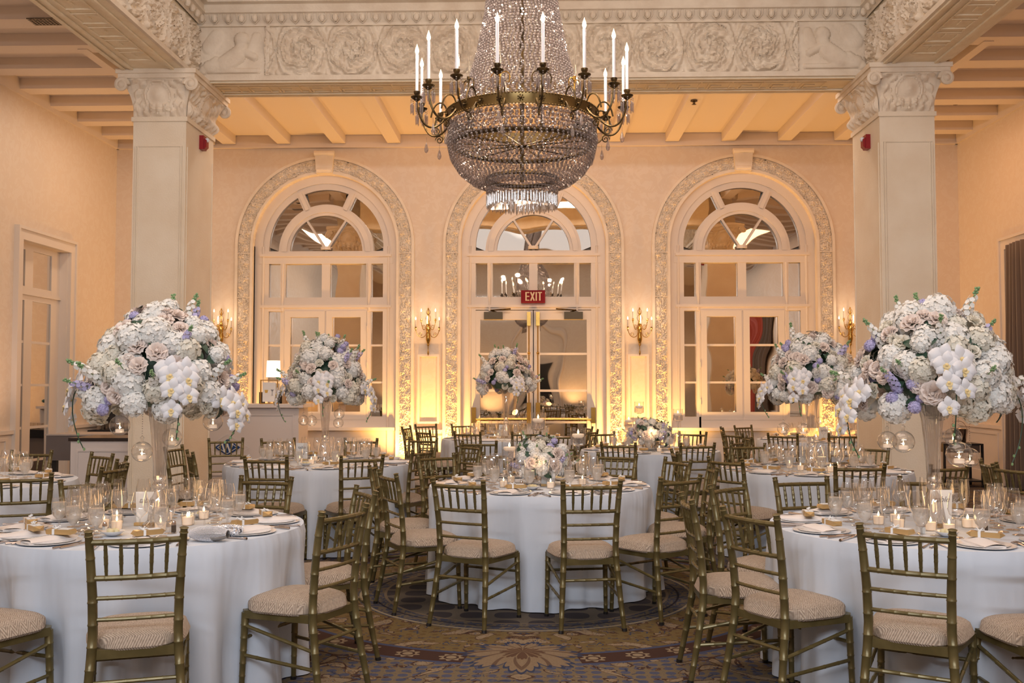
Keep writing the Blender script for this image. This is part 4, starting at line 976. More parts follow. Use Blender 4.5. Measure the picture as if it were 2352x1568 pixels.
def arrangement(loc, a, b2, c, label, seed, orch_dirs, drop=.35, dens=1.0):
    """dome of blooms; loc is the centre of its flat underside"""
    q = random.Random(seed); root = thing('flower_arrangement', loc, 0, label, 'flower arrangement', 'tall flower arrangements')
    def inst(nm, me, p, d, s=1.0, parent=None):
        o = place(nm, me, parent or root, p); o.rotation_mode = 'QUATERNION'; o.rotation_quaternion = axis_to(d, q.random() * 6).to_quaternion(); o.scale = (s,) * 3; return o
    core = MB().lathe([(1e-4, -.02), (a * .45, 0), (a * .62, .08), (a * .58, c * .45), (a * .35, c * .68), (1e-4, c * .74)], 20); core.build('foliage', green, root)
    n = int(104 * dens)
    for i in range(n):
        z = 1 - 1.04 * (i + .5) / n * 1.12; r = math.sqrt(max(0, 1 - z * z)) if z > 0 else 1 - .35 * abs(z) * 2; an = i * 2.399963 + q.uniform(-.12, .12)
        rr_ = 1 + q.uniform(-.07, .05); p = Vector((a * r * math.cos(an) * rr_ * .88, b2 * r * math.sin(an) * rr_ * .88, max(-.02, c * max(z, -.12) * rr_ * .9 + .02))); d = Vector((p.x / a, p.y / b2, .75 * p.z / c - (.15 if z < .1 else 0)))
        k = q.random()
        if k < .46: inst('hydrangea', q.choice(HY), p, d, q.uniform(.82, 1.08))
        elif k < .84:
                inst('rose', q.choice(RS), p * 1.05, d, q.uniform(.85, 1.2))
                if i % 2: inst('rose', q.choice(RS), p * 1.0 + Vector((.06 * math.sin(an), -.06 * math.cos(an), .04)), d, q.uniform(.7, .95))
        elif k < .92: inst('stock_cluster', PUFF[0], p * 1.06, d, .95); inst('stock_cluster', PUFF[0], p * 1.06 + Vector((.03, .0, .045)), d, .75)
        else: inst('stock_cluster', PUFF[1], p * 1.1, d, 1.2); inst('leaf', LF, p * 1.02, d, 1.1)
        if i % 4 == 0: inst('leaf', LF, p * .98 + Vector((0, 0, .05)), d, .8)
    for i in range(15):
        an = i * 2 * PI / 15 + q.uniform(-.15, .15); el = q.choice((.25, .7, 1.15)) if i % 3 else .15
        d = Vector((math.cos(an) * math.cos(el), math.sin(an) * math.cos(el), math.sin(el))); p = Vector((a * d.x * .78, b2 * d.y * .78, c * max(d.z, .12) * .8)); inst('stock_stem', (SL if i % 4 == 1 else SW)[i % 2], p, d + Vector((0, 0, .35)), q.uniform(.75, 1.0))
    for an, el, L in orch_dirs:
        d = Vector((math.cos(an), math.sin(an), 0)); s = MB()
        p0 = Vector((a * d.x, b2 * d.y, 0)) * .9 + Vector((0, 0, c * el)); P = bez(p0, p0 + d * .14 + Vector((0, 0, .03)), p0 + d * .16 + Vector((0, 0, -L * .5)), p0 + d * .06 + Vector((0, 0, -L)), 14)
        s.tube(P, .003, 5)
        sp = s.build('orchid_spray', green, root); k = 7
        for i in range(k):
            t = P[int(1 + i * 11.0 / k)]; side = Vector((-d.y, d.x, 0)) * (.038 if i % 2 else -.038); o = place('orchid_bloom', OB, sp, t + side + d * .012); o.rotation_mode = 'QUATERNION'
            o.rotation_quaternion = axis_to(d + side * 6 + Vector((0, -.25, .12)), q.uniform(-.3, .3) + PI * 0).to_quaternion(); o.scale = (1.36 - .06 * i,) * 3
        for i in (12, 13, 14):
            o = place('bud', BUD, sp, P[i] + Vector((q.uniform(-.01, .01), 0, 0)))
    return root
# ================================================================ vessels
def vase_mesh(h):
    pr = [(.0, 0), (.088, 0), (.086, .012), (.06, .03), (.05, .09), (.042, .15), (.026, .185), (.024, .195), (.036, .21), (.038, .225), (.026, .24), (.034, .255), (.033, .28), (.036, .36), (.043, .46), (.053, .56), (.066, .64), (.078, .69)]
    k = h / .69; return [(r, z * k) for r, z in pr]
def ribbed(prof, seg=72, k=12, amp=.045, tw=1.2):
    V = []
    for r, z in prof:
        a_ = amp * min(1, max(0, (z - .24) / .1)) + .03 * (z < .16) * (z > .02)
        for i in range(seg): a = 2 * PI * i / seg; q = r * (1 + a_ * math.cos(k * a + tw * z * 6)); V.append((q * math.cos(a), q * math.sin(a), z))
    n = len(prof); m = MB(); return m.add(V, [(i * seg + j, i * seg + (j + 1) % seg, (i + 1) * seg + (j + 1) % seg, (i + 1) * seg + j) for i in range(n - 1) for j in range(seg)])
VASE = ribbed(vase_mesh(.69)).mesh('vase_body', glassy('cut_crystal', (.94, .92, .91), .26, .10, .03, (.8, .7, .62), .02))
VIN = MB().lathe([(r * .72, z) for r, z in vase_mesh(.69)[8:-1]], 10).mesh('vase_flutes', glass)
def tall_vase(loc, label, sc=1.0):
    r = thing('trumpet_vase', loc, 0, label, 'vase', 'tall trumpet vases'); place('body', VASE, r, scale=sc); place('inner_flutes', VIN, r, scale=sc); return r
ORBG = MB().lathe([(.052 * math.sin(PI * i / 14) + 1e-4, -.052 * math.cos(PI * i / 14)) for i in range(15)], 20).lathe([(.01, .05), (.007, .062), (.012, .07), (.005, .078), (1e-4, .08)], 8).mesh('globe', glass)
TEA = MB().lathe([(1e-4, 0), (.021, 0), (.021, .017), (.019, .018), (1e-4, .017)], 14).mesh('tealight', wax)
def orb(px, py, Y, ztop, label, s=1.0):
    p = atY(px, py, Y); r = thing('hanging_candle_globe', p, 0, label, 'candle globe', 'glass candle globes hung from the flowers')
    place('globe', ORBG, r, scale=s); t = place('tealight', TEA, r, (0, 0, -.036 * s), scale=s); place('flame', FL, t, (0, 0, .018), scale=.8)
    m = MB(); n = int((ztop - p.z - .08 * s) / .012)
    for i in range(max(n, 1)): m.ball((0, 0, .08 * s + i * .012), .0028, 5, 3)
    m.build('bead_chain', crystal, r); return r
def goblet_prof(kind):
    if kind == 'water': return [(1e-4, 0), (.033, .001), (.032, .003), (.006, .009), (.0045, .045), (.012, .052), (.030, .075), (.0385, .105), (.039, .13), (.035, .162), (.0362, .1635), (.035, .165)]
    if kind == 'wine': return [(1e-4, 0), (.034, .001), (.033, .003), (.005, .008), (.0035, .085), (.010, .092), (.033, .113), (.041, .14), (.039, .17), (.030, .212), (.0312, .2135), (.030, .215)]
    if kind == 'flute': return [(1e-4, 0), (.031, .001), (.03, .003), (.0045, .008), (.0035, .07), (.009, .08), (.021, .105), (.026, .14), (.0255, .18), (.022, .222), (.0232, .2235), (.022, .225)]
    return [(1e-4, 0), (.03, .001), (.03, .1)]
GM = {k: MB().lathe(goblet_prof(k), 18).mesh(k + '_glass', glass) for k in ('water', 'wine', 'flute')}
WAT = MB().lathe([(1e-4, .056), (.013, .058), (.0285, .077), (.0368, .105), (.0373, .13), (.0368, .142), (1e-4, .143)], 16).mesh('ice_water', water)
NAMES = {'water': ('water_goblet', 'stemmed goblet of iced water'), 'wine': ('wine_glass', 'empty clear wine glass'), 'flute': ('champagne_flute', 'tall champagne flute')}
GP = {}
def glassware(kind, x, y, where, grp, z=.762):
    nm, lb = NAMES[kind]; r = place(nm, GM[kind], None, (x, y, z), (0, 0, rnd.random() * 6)); tag(r, '%s %s' % (lb, where), nm.replace('_', ' '), grp)
    if kind == 'water': place('ice_water', WAT, r)
    return r
PLM = MB().lathe([(1e-4, 0), (.095, 0), (.141, .005), (.143, .008), (.105, .006), (.09, .004), (1e-4, .004)], 40).mesh('plate', china)
PL2 = MB().lathe([(1e-4, .004), (.08, .004), (.116, .009), (.118, .012), (.096, .009), (.08, .007), (1e-4, .007)], 36).mesh('salad_plate', china)
nk = MB(); nu, nv = 14, 8; V = []
for i in range(nu):
    for j in range(nv):
        u, v = i / (nu - 1), j / (nv - 1); V.append(((u - .5) * .235 + .01 * math.sin(v * 5), (v - .5) * .11 * (1 - .15 * u), .008 + .017 * math.sin(PI * min(1, v * 1.05)) ** .5 * (1 - .25 * math.sin(u * 7)) * (math.sin(PI * min(max(u, .06), .94)) ** .35)))
nk.grid(V, nu, nv); nk.box(-.11, .11, -.05, .05, 0, .009); NAP = nk.mesh('napkin', napk)
fb = MB(); fb.obox((0, 0, .016), .062, .024, .012); pass
FAV = fb.add([(.062, -.024, .004), (.062, .024, .004), (.062, .024, .028), (.062, -.024, .028), (.084, 0, .016)], [(0, 1, 4), (1, 2, 4), (2, 3, 4), (3, 0, 4)]).add([(-.062, -.024, .004), (-.062, .024, .004), (-.062, .024, .028), (-.062, -.024, .028), (-.084, 0, .016)], [(0, 1, 4), (1, 2, 4), (2, 3, 4), (3, 0, 4)]).mesh('favour_bar', goldp, smooth=False)
TAG_ = MB().box(-.002, .052, -.02, .02, .0285, .0297); TG = TAG_.mesh('name_tag', paper, smooth=False)
sc_ = MB(); [sc_.tube([(.008 + i * .0012, -.002 + .0035 * math.sin(i * 1.9) * (1 + .4 * math.sin(i * .7)), .0302) for i in range(30)], .0005, 4)]; SCR = sc_.mesh('name_writing', ink)
rb = MB(); rb.obox((-.025, 0, .0165), .006, .0255, .0135); 
for s in (-1, 1): rb.tube([(-.025, 0, .031), (-.025 + s * .014, .012, .042), (-.025 + s * .022, .0, .034), (-.025, 0, .031)], .003, 5)
RIB = rb.mesh('ribbon_bow', paper, smooth=False)
kn = MB(); kn.box(-.006, .006, -.12, -.02, .001, .006); kn.prism([(-.007, -.02), (.007, -.02), (.009, .06), (.003, .11), (-.007, .11)], .001, .004, 'Z'); kn.tube([(0, -.128, .004), (0, -.11, .004)], .007, 6); KN = kn.mesh('table_knife', silver)
fk = MB(); fk.tube([(0, -.11, .003), (0, -.02, .004), (0, .02, .006), (0, .045, .005)], [.006, .003, .0035, .004], 6); fk.box(-.011, .011, .04, .062, .003, .006)
for i in range(4): fk.box(-.011 + i * .0065, -.0085 + i * .0065, .062, .105, .003, .005)
FK = fk.mesh('table_fork', silver, smooth=False)
VG = MB().lathe([(1e-4, .001), (.027, .001), (.029, .006), (.033, .064)], 16).mesh('votive_glass', glass); VW = MB().lathe([(1e-4, .004), (.024, .004), (.027, .043), (1e-4, .042)], 14).mesh('votive_wax', wax)
def votive(x, y, where, z=.762):
    r = thing('votive_candle', (x, y, z), 0, 'small lit votive candle ' + where, 'votive candle', 'votive candles'); place('holder', VG, r); place('wax', VW, r); place('flame', FL, r, (0, 0, .043)); return r
CUPG = MB().lathe([(1e-4, .0), (.05, .0), (.055, .01), (.056, .13)], 24).mesh('cylinder', glass); CUPW = MB().lathe([(1e-4, .004), (.052, .006), (.053, .062), (1e-4, .062)], 20).mesh('pool_water', glassy('still_water', (.9, .88, .88), .1, .6, .12))
FCW = MB().lathe([(1e-4, .05), (.03, .052), (.043, .066), (.044, .078), (.04, .082), (1e-4, .082)], 20).mesh('floating_wax', wax)
def hurricane(x, y, h, label, z=.762):
    r = thing('stemmed_candle_holder', (x, y, z), 0, label, 'candle holder', 'tall stemmed holders with floating candles'); zb = h - .13
    MB().lathe([(1e-4, 0), (.055, .001), (.054, .004), (.012, .012), (.007, .03), (.0065, zb - .07), (.012, zb - .03), (.02, zb - .008), (.05, zb)], 20).build('stem', glass, r)
    place('cylinder', CUPG, r, (0, 0, zb)); place('water', CUPW, r, (0, 0, zb)); f = place('floating_candle', FCW, r, (0, 0, zb)); place('flame', FL, f, (0, 0, .082), scale=1.25); return r
def shaker(x, y, where, dk=False, z=.762):
    r = MB().lathe([(1e-4, 0), (.013, 0), (.013, .03), (.01, .036)], 6).build('shaker', mat('salt', (.8, .8, .78), .3) if not dk else mat('pepper', (.1, .07, .05), .3), loc=(x, y, z), smooth=False)
    tag(r, ('glass %s shaker with steel cap ' % ('pepper' if dk else 'salt')) + where, 'shaker'); MB().lathe([(.0125, .034), (.0125, .042), (.009, .054), (1e-4, .057)], 10).build('cap', silver, r); return r
def butter(x, y, where, z=.762):
    r = thing('butter_dish', (x, y, z), 0, 'small white dish of butter curls ' + where, 'butter dish'); MB().lathe([(1e-4, .003), (.03, .003), (.055, .022), (.056, .025), (.03, .008), (1e-4, .006)], 20).build('dish', china, r)
    m = MB(); [m.ball((.018 * math.cos(i * 1.5), .018 * math.sin(i * 1.5), .024), .016, 8, 5, .8) for i in range(4)]; m.build('butter', mat('butter', (.8, .72, .45), .5), r)
    return r
def text(body, size, parent, loc, rot, m=ink, shear=.35):
    c = bpy.data.curves.new('writing', 'FONT'); c.body = body; c.size = size; c.shear = shear; c.align_x = 'CENTER'; c.align_y = 'CENTER'; c.extrude = .0004
    t_ = bpy.data.objects.new('writing', c); C.objects.link(t_); me = bpy.data.meshes.new_from_object(t_.evaluated_get(bpy.context.evaluated_depsgraph_get())); bpy.data.objects.remove(t_); me.materials.clear(); me.materials.append(m)
    o = bpy.data.objects.new('writing', me); C.objects.link(o); o.parent = parent; o.location = loc; o.rotation_euler = rot; return o
def card(x, y, label, num=None, rz=0, wd=.10, h=.15, z=.762):
    r = thing('table_card', (x, y, z), rz, label, 'table card', 'printed table cards'); MB().obox((0, 0, .012 + h / 2), wd / 2, .0015, h / 2, 0, Matrix.Rotation(.10, 3, 'X') @ Matrix.Identity(3)).build('card', paper, r, smooth=False)
    MB().box(-wd * .52, wd * .52, -.022, .022, .0, .014).build('holder', goldp, r, smooth=False)
    text('table', wd * .36, r, (0, -.0085, .012 + h * .72), (PI / 2 - .10, 0, 0))
    if num: text(num, wd * .5, r, (0, -.004, .012 + h * .35), (PI / 2 - .10, 0, 0))
    return r
# ================================================================ tables
HOUR = {0: 'twelve', 1: 'one', 2: 'two', 3: 'three', 4: 'four', 5: 'five', 6: 'six', 7: 'seven', 8: 'eight', 9: 'nine', 10: 'ten', 11: 'eleven'}
def tablecloth(X, Y, r, seed, label, R2=.10):
    q = random.Random(seed); ph = [q.random() * 6 for _ in range(6)]; nt, nz_ = 260, 22; V = []
    for i in range(nt):
        a = 2 * PI * i / nt; fo = .55 * math.sin(13 * a + ph[0] + .8 * math.sin(3 * a + ph[1])) + .3 * math.sin(23 * a + ph[2] + math.sin(5 * a)) + .25 * math.sin(7 * a + ph[3])
        fo = math.copysign(abs(fo) ** .8, fo); cr = max(0, math.cos(2 * (a + ph[4]))) ** 14
        for j in range(nz_):
            if j < 4: rr_ = r * (.0 + .97 * j / 3); z = .76
            else:
                t = (j - 4) / (nz_ - 5); z = .76 - .752 * t ** 1.0; rnd_ = min(1, t / .04)
                rr_ = r * (.985 + .015 * math.sqrt(1 - (1 - rnd_) ** 2)) + t * (.035 + .05 * cr) + (fo - .75) * .07 * min(1, t * 1.4) ** 1.2
            V.append((rr_ * math.cos(a), rr_ * math.sin(a), z))
    m = MB(); m.add(V, [(i * nz_ + j, ((i + 1) % nt) * nz_ + j, ((i + 1) % nt) * nz_ + j + 1, i * nz_ + j + 1) for i in range(nt) for j in range(nz_ - 1)])
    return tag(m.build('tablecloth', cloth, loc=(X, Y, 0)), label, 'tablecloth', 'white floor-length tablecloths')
def setting(X, Y, r, ang, tn, far, seed):
    q = random.Random(seed); h = int(round(((PI / 2 - ang) % (2 * PI)) / (2 * PI) * 12)) % 12; where = "at %s o'clock on %s" % (HOUR[h], tn)
    d = Vector((math.cos(ang), math.sin(ang), 0)); t = Vector((-d.y, d.x, 0))      # outward, tangent
    P = lambda o, s: Vector((X, Y, 0)) + d * (r - o) + t * s; rz = ang - PI / 2 + PI      # diner faces the centre
    p = P(.175, 0); z = .762
    pl = place('dinner_plate', PLM, None, (p.x, p.y, z), (0, 0, rz)); tag(pl, 'stacked white plates ' + where, 'plate', 'plates on ' + tn); place('salad_plate', PL2, pl)
    jx = q.uniform(-.25, .25); npk = place('napkin', NAP, None, (p.x, p.y, z + .006), (0, 0, rz + PI / 2 * (q.random() < .5) + jx)); tag(npk, 'folded ivory napkin on the plates ' + where, 'napkin', 'napkins on ' + tn)
    pf = P(.215, .03); fv = place('favour_box', FAV, None, (pf.x, pf.y, z + .031), (0, 0, rz + q.uniform(-.5, .5) + PI * (q.random() < .5) * 0)); tag(fv, 'gold wrapped favour with name tag ' + where, 'favour', 'gold favours on ' + tn)
    place('ribbon_bow', RIB, fv); tg = place('name_tag', TG, fv)
    if not far: place('name_writing', SCR, tg)
    for kind, o, s in (('water', .37, .08), ('wine', .42, -.02), ('flute', .47, .12)) + ((('wine', .50, .03),) if not far and q.random() < .6 else ()):
        pp = P(o + q.uniform(-.012, .012), s + q.uniform(-.01, .01)); glassware(kind, pp.x, pp.y, ('behind the goblet ' if (kind == 'wine' and o == .50) else '') + where, '%s on %s' % (NAMES[kind][0].replace('_', ' '), tn))
    if not far:
        for me, s, nm in ((KN, -.185, 'table_knife'), (FK, .175, 'table_fork'), (FK, .205, 'dinner_fork')):
            pp = P(.16 + (.02 if nm == 'dinner_fork' else 0), s); o = place(nm, me, None, (pp.x, pp.y, z), (0, 0, rz + q.uniform(-.06, .06))); tag(o, 'steel %s %s' % (nm.replace('_', ' '), where), nm.split('_')[1], 'cutlery on ' + tn)
# ================================================================ laying out the room
# surveyed: X, Y, radius, first seat angle, name
T = {1: (-2.04, 5.25, .80, 'the clutch bag table'), 2: (.01, 7.42, .83, 'the middle table'), 3: (2.05, 5.23, .82, 'the near right table'),
     4: (-2.09, 9.53, .90, 'the white bar table'), 5: (-.43, 13.9, .92, 'the exit door table'), 6: (1.28, 11.4, .80, 'the low flower table'),
     7: (2.44, 8.76, .82, 'the front pillar table'), 8: (3.95, 13.6, .95, 'the hidden pillar table'), 9: (-4.5, 7.65, .90, 'the left edge table')}
TP = {k: fix(v[0], v[1], .76) for k, v in T.items()}
for k, (x, y, r, tn) in T.items():
    p = TP[k]; far = k in (5, 6, 8, 9)
    tablecloth(p.x, p.y, r, k * 3 + 1, 'white floor-length cloth of ' + tn)
    for i in range(10):
        a = -PI / 2 + 2 * PI * (i + (.0 if k in (1, 3) else .5) ) / 10 + (.13 if k == 1 else 0)
        if k == 9 and math.cos(a) < -.2: continue
        if k == 1: a = math.radians((-115, -73, -22, 14, 50, 86, 122, 158, 194, 222)[i])
        setting(p.x, p.y, r, a, tn, far, k * 100 + i)
    for i in range(5 if not far else 4):
        a = .5 + i * 2 * PI / (5 if not far else 4) + k; rr_ = .19 + .05 * (i % 2)
        if k in (2, 6): rr_ += .08
        votive(p.x + rr_ * math.cos(a), p.y + rr_ * math.sin(a), '%s on %s' % (('before the centrepiece', 'beside the card', 'behind the centrepiece', 'near the shakers', 'by the vase foot', 'near the butter')[i], tn))
    if not far or k == 9: light('candle_glow', 'POINT', (p.x, p.y - .22, .93), 0.7, (1, .58, .26), .06); light('candle_glow', 'POINT', (p.x + .2, p.y + .2, .93), 0.5, (1, .58, .26), .06)
    else: light('candle_glow', 'POINT', (p.x, p.y - .25, .98), 1.0, (1, .58, .26), .06)
    if not far:
        shaker(p.x - .13, p.y - .27, 'on ' + tn); shaker(p.x + .2, p.y - .22, 'on ' + tn, True); butter(p.x - .05, p.y - .36, 'before the card on ' + tn); butter(p.x + .16, p.y + .33, 'behind the centrepiece on ' + tn)
# near votives placed where the photo shows them
for px, py, wh in ((238, 1206, 'beside the goblets at the clutch bag table'), (430, 1200, 'just behind the rhinestone bag'), (468, 1186, 'right of the glass vase at the clutch bag table'), (1241, 1195, 'between flutes on the near table at right'), (1133 + 1005, 1212, 'before the printed card on the near table at right'), (2240, 1206, 'right of the printed card on the near table at right'), (2018, 1198, 'beside the wine glasses on the near table at right')):
    if px == 1241: continue
    p = atZ(px, py, .775); votive(p.x, p.y, wh)
# tall arrangements
def tall(k, a, b2, zb, c, lab, seed, od, dx=0, dens=1.0, px=None):
    p = TP[k]; x = p.x + dx
    tall_vase((x, p.y, .762), 'tall fluted crystal trumpet vase on ' + T[k][3], (zb - .762 + .03) / .69)
    arrangement((x, p.y, zb), a, b2, c, 'tall dome of white, blush and lavender flowers over ' + T[k][3], seed, od, dens=dens); return x, p.y
F_ = -PI / 2
tall(1, .37, .36, 1.40, .50, '', 11, ((F_ + .55, .35, .34), (PI + .1, .25, .36), (F_ + 1.35, .05, .22)), .04)
tall(3, .40, .37, 1.41, .50, '', 12, ((F_ - .12, .45, .42), (.05, .15, .40), (PI + .2, .12, .34)), .03)
tall(4, .37, .36, 1.40, .54, '', 13, ((F_ + .15, .3, .34), (PI, .1, .3), (0, .1, .3)), .05)
tall(7, .35, .35, 1.43, .52, '', 14, ((F_ - .5, .3, .34), (PI, .1, .26), (.1, .1, .3)), -.03)
tall(5, .40, .38, 1.46, .52, '', 15, ((F_ + .4, .2, .3),), -.02, .8)
p8 = TP[8]; tall_vase((p8.x + .15, p8.y, .762), 'tall fluted crystal trumpet vase on ' + T[8][3], (1.45 - .762) / .69)
arrangement((p8.x + .15, p8.y, 1.42), .38, .38, .5, 'tall dome of white, blush and lavender flowers over ' + T[8][3], 16, ((F_, .2, .3),), dens=.8)
# hanging globes
for px, py, Y, w_ in ((275, 977, 5.1, 'leftmost beneath the near left flowers'), (326, 1037, 5.0, 'lowest, beside the near left vase'), (395, 1005, 5.3, 'just behind the near left vase'), (489, 967, 5.2, 'in front of the white bar')):
    orb(px, py, Y, 1.42, 'lit glass candle globe hanging ' + w_)
for px, py, Y, w_, s in ((2038, 1012, 5.2, 'leftmost beneath the near right flowers', .95), (2075, 1014, 5.05, 'before the pale pillar', 1.05), (2203, 1043, 4.8, 'largest, right of the near right vase', 1.15), (2228, 1050, 5.25, 'half hidden behind the largest globe', .95), (2189, 1003, 5.4, 'unlit-looking, over the ice bucket', .9)):
    orb(px, py, Y, 1.42, 'glass candle globe hanging ' + w_, s)
for px, py, Y, w_ in ((697, 965, 9.3, 'at the corner of the bar'), (716, 966, 9.2, 'left of the bar table vase'), (779, 950, 9.3, 'upper right of the bar table vase'), (777, 971, 9.5, 'lower right of the bar table vase')):
    orb(px, py, Y, 1.42, 'small lit glass candle globe ' + w_, .95)
for px, py, Y, w_ in ((1799, 984, 8.6, 'left beneath the flowers of the table before the pillar'), (1845, 986, 8.5, 'beside the vase of the table before the pillar'), (1884, 966, 13.3, 'over the table behind the pillar'), (1925, 972, 13.2, 'by the glowing casing behind the pillar'), (1937, 953, 13.6, 'highest beside the far pillar')):
    orb(px, py, Y, 1.60 if px == 1799 else 1.45, 'small lit glass candle globe ' + w_, 1.0)
# low centrepieces
def low(k, a, c, seed, label, dz=0):
    p = TP[k]; bx = MB().lathe([(1e-4, 0), (.09, 0), (.1, .09), (.095, .1), (1e-4, .09)], 20).build('low_bowl', mat('mirror_bowl', (.6, .55, .5), .1, .9), loc=(p.x, p.y, .762)); tag(bx, 'low round bowl under the flowers of ' + T[k][3], 'bowl')
    r = arrangement((p.x, p.y, .87), a, a * .9, c, label, seed, (), dens=.42); r['group'] = 'low flower centrepieces'; return r
low(2, .22, .20, 21, 'low lavender and white flower centrepiece on the middle table')
low(6, .26, .20, 22, 'low blush and white flower centrepiece on the table by the arches')
for o in [o for o in bpy.data.objects if o.name.startswith('flower_arrangement') and o.get('group') == 'low flower centrepieces']:
    for ch in o.children:
        if ch.name.startswith('hydrangea'): ch.scale = [s * .62 for s in ch.scale]
        if ch.name.startswith('stock_stem'): ch.scale = [s * .6 for s in ch.scale]
for px, py, Yh, lb in ((1170, 1040, 7.28, 'left of the low flowers'), (1236, 975, 7.62, 'tallest, behind the low flowers'), (1328, 1010, 7.3, 'right of the low flowers')):
    p = atY(px, py - 15, Yh); hurricane(p.x, p.y, p.z - .762 + .045, 'stemmed glass holder with floating candle, %s on the middle table' % lb)
for px, py, Yh, lb in ((1444, 972, 11.2, 'left of the low flowers by the arches'), (1468, 940, 11.6, 'tallest by the low flowers before the sconce'), (1557, 957, 11.3, 'right of the low flowers by the arches')):
    p = atY(px, py - 9, Yh); hurricane(p.x, p.y, p.z - .762 + .045, 'stemmed glass holder with floating candle, ' + lb)
# printed cards
for k, px, py, num, w_, h in ((1, 336, 1202, None, .11, .165), (3, 2162, 1205, None, .115, .18), (2, 1259, 1113, '7', .10, .15), (4, 693, 1055, '11', .11, .16), (7, 1852, 1065, None, .11, .16), (5, 1156, 1003, None, .12, .17), (6, 1490, 1032, None, .11, .16), (8, 1892, 1010, None, .12, .17)):
    p = atZ(px, py, .77); card(p.x, p.y, 'white printed table card standing on ' + T[k][3], num, .04, w_, h)
# rhinestone bag and bracelet on the left table
p = atZ(474, 1244, .765); cb = thing('clutch_bag', (p.x + .0, p.y + .045, .762), -.12, 'silver rhinestone clutch bag lying on the near left tablecloth', 'clutch bag')
m = MB(); nu, nv = 24, 12; V = []
for i in range(nu):
    for j in range(nv): u, a = i / (nu - 1), 2 * PI * j / (nv - 1); k = max(.12, math.sin(PI * min(.96, max(.04, u)))) ** .3; V.append(((u - .5) * .185, .042 * k * math.cos(a), .034 + .034 * k * math.sin(a)))
m.grid(V, nu, nv).build('shell', mat('silver_satin', (.5, .45, .4), .3, .6), cb)
bd = MB().ball((0, 0, 0), 1, 5, 3); Ms = []
for i in range(34):
    for j in range(30):
        u = (i + .5 * (j % 2)) / 34; a = 2 * PI * j / 30; k = max(.12, math.sin(PI * min(.96, max(.04, u)))) ** .3
        if u > .62 and a > 3.4: continue
        Ms.append(Matrix.Translation(((u - .5) * .185, .043 * k * math.cos(a), .034 + .035 * k * math.sin(a))) @ Matrix.Scale(.0033, 4))
sparkle = mat('rhinestone', (.92, .94, 1.0), .22, .6)
tag(m.__class__().copies(bd, Ms).build('rhinestones', sparkle, cb, smooth=False), kind='stuff')
p = atZ(515, 1225, .78); m = MB(); q = random.Random(3)
br = thing('crystal_cuff', (p.x, p.y + .05, .762), .3, 'glittering crystal cuff resting beside the clutch bag', 'bracelet')
Ms = []
for i in range(420):
    a = q.random() * 2 * PI; b_ = q.random() * 2 * PI; R = .042; r = .021
    Ms.append(Matrix.Translation(((R + r * math.cos(b_)) * math.cos(a) * 1.2, (R + r * math.cos(b_)) * math.sin(a) * .7, .026 + r * math.sin(b_))) @ Matrix.Rotation(q.random() * 3, 4, (1, q.random(), .3)) @ Matrix.Scale(.0052, 4))
m.tube([(.05 * math.cos(a), .03 * math.sin(a), .026) for a in [2 * PI * i / 20 for i in range(20)]], .018, 8, closed=True).build('band', mat('cuff_silver', (.7, .7, .75), .2, 1.0), br)
tag(MB().copies(bd, Ms).build('stones', sparkle, br, smooth=False), kind='stuff')
# glitter-edged boxes on the left table
p = atZ(475, 1168, .775); o = tag(MB().box(-.055, .055, -.03, .03, 0, .018).build('evening_purse', mat('pearl_glitter', (.62, .6, .5), .3, .3), loc=(p.x, p.y, .80), smooth=False), 'pale glitter purse on the far plates of the clutch bag table', 'purse')
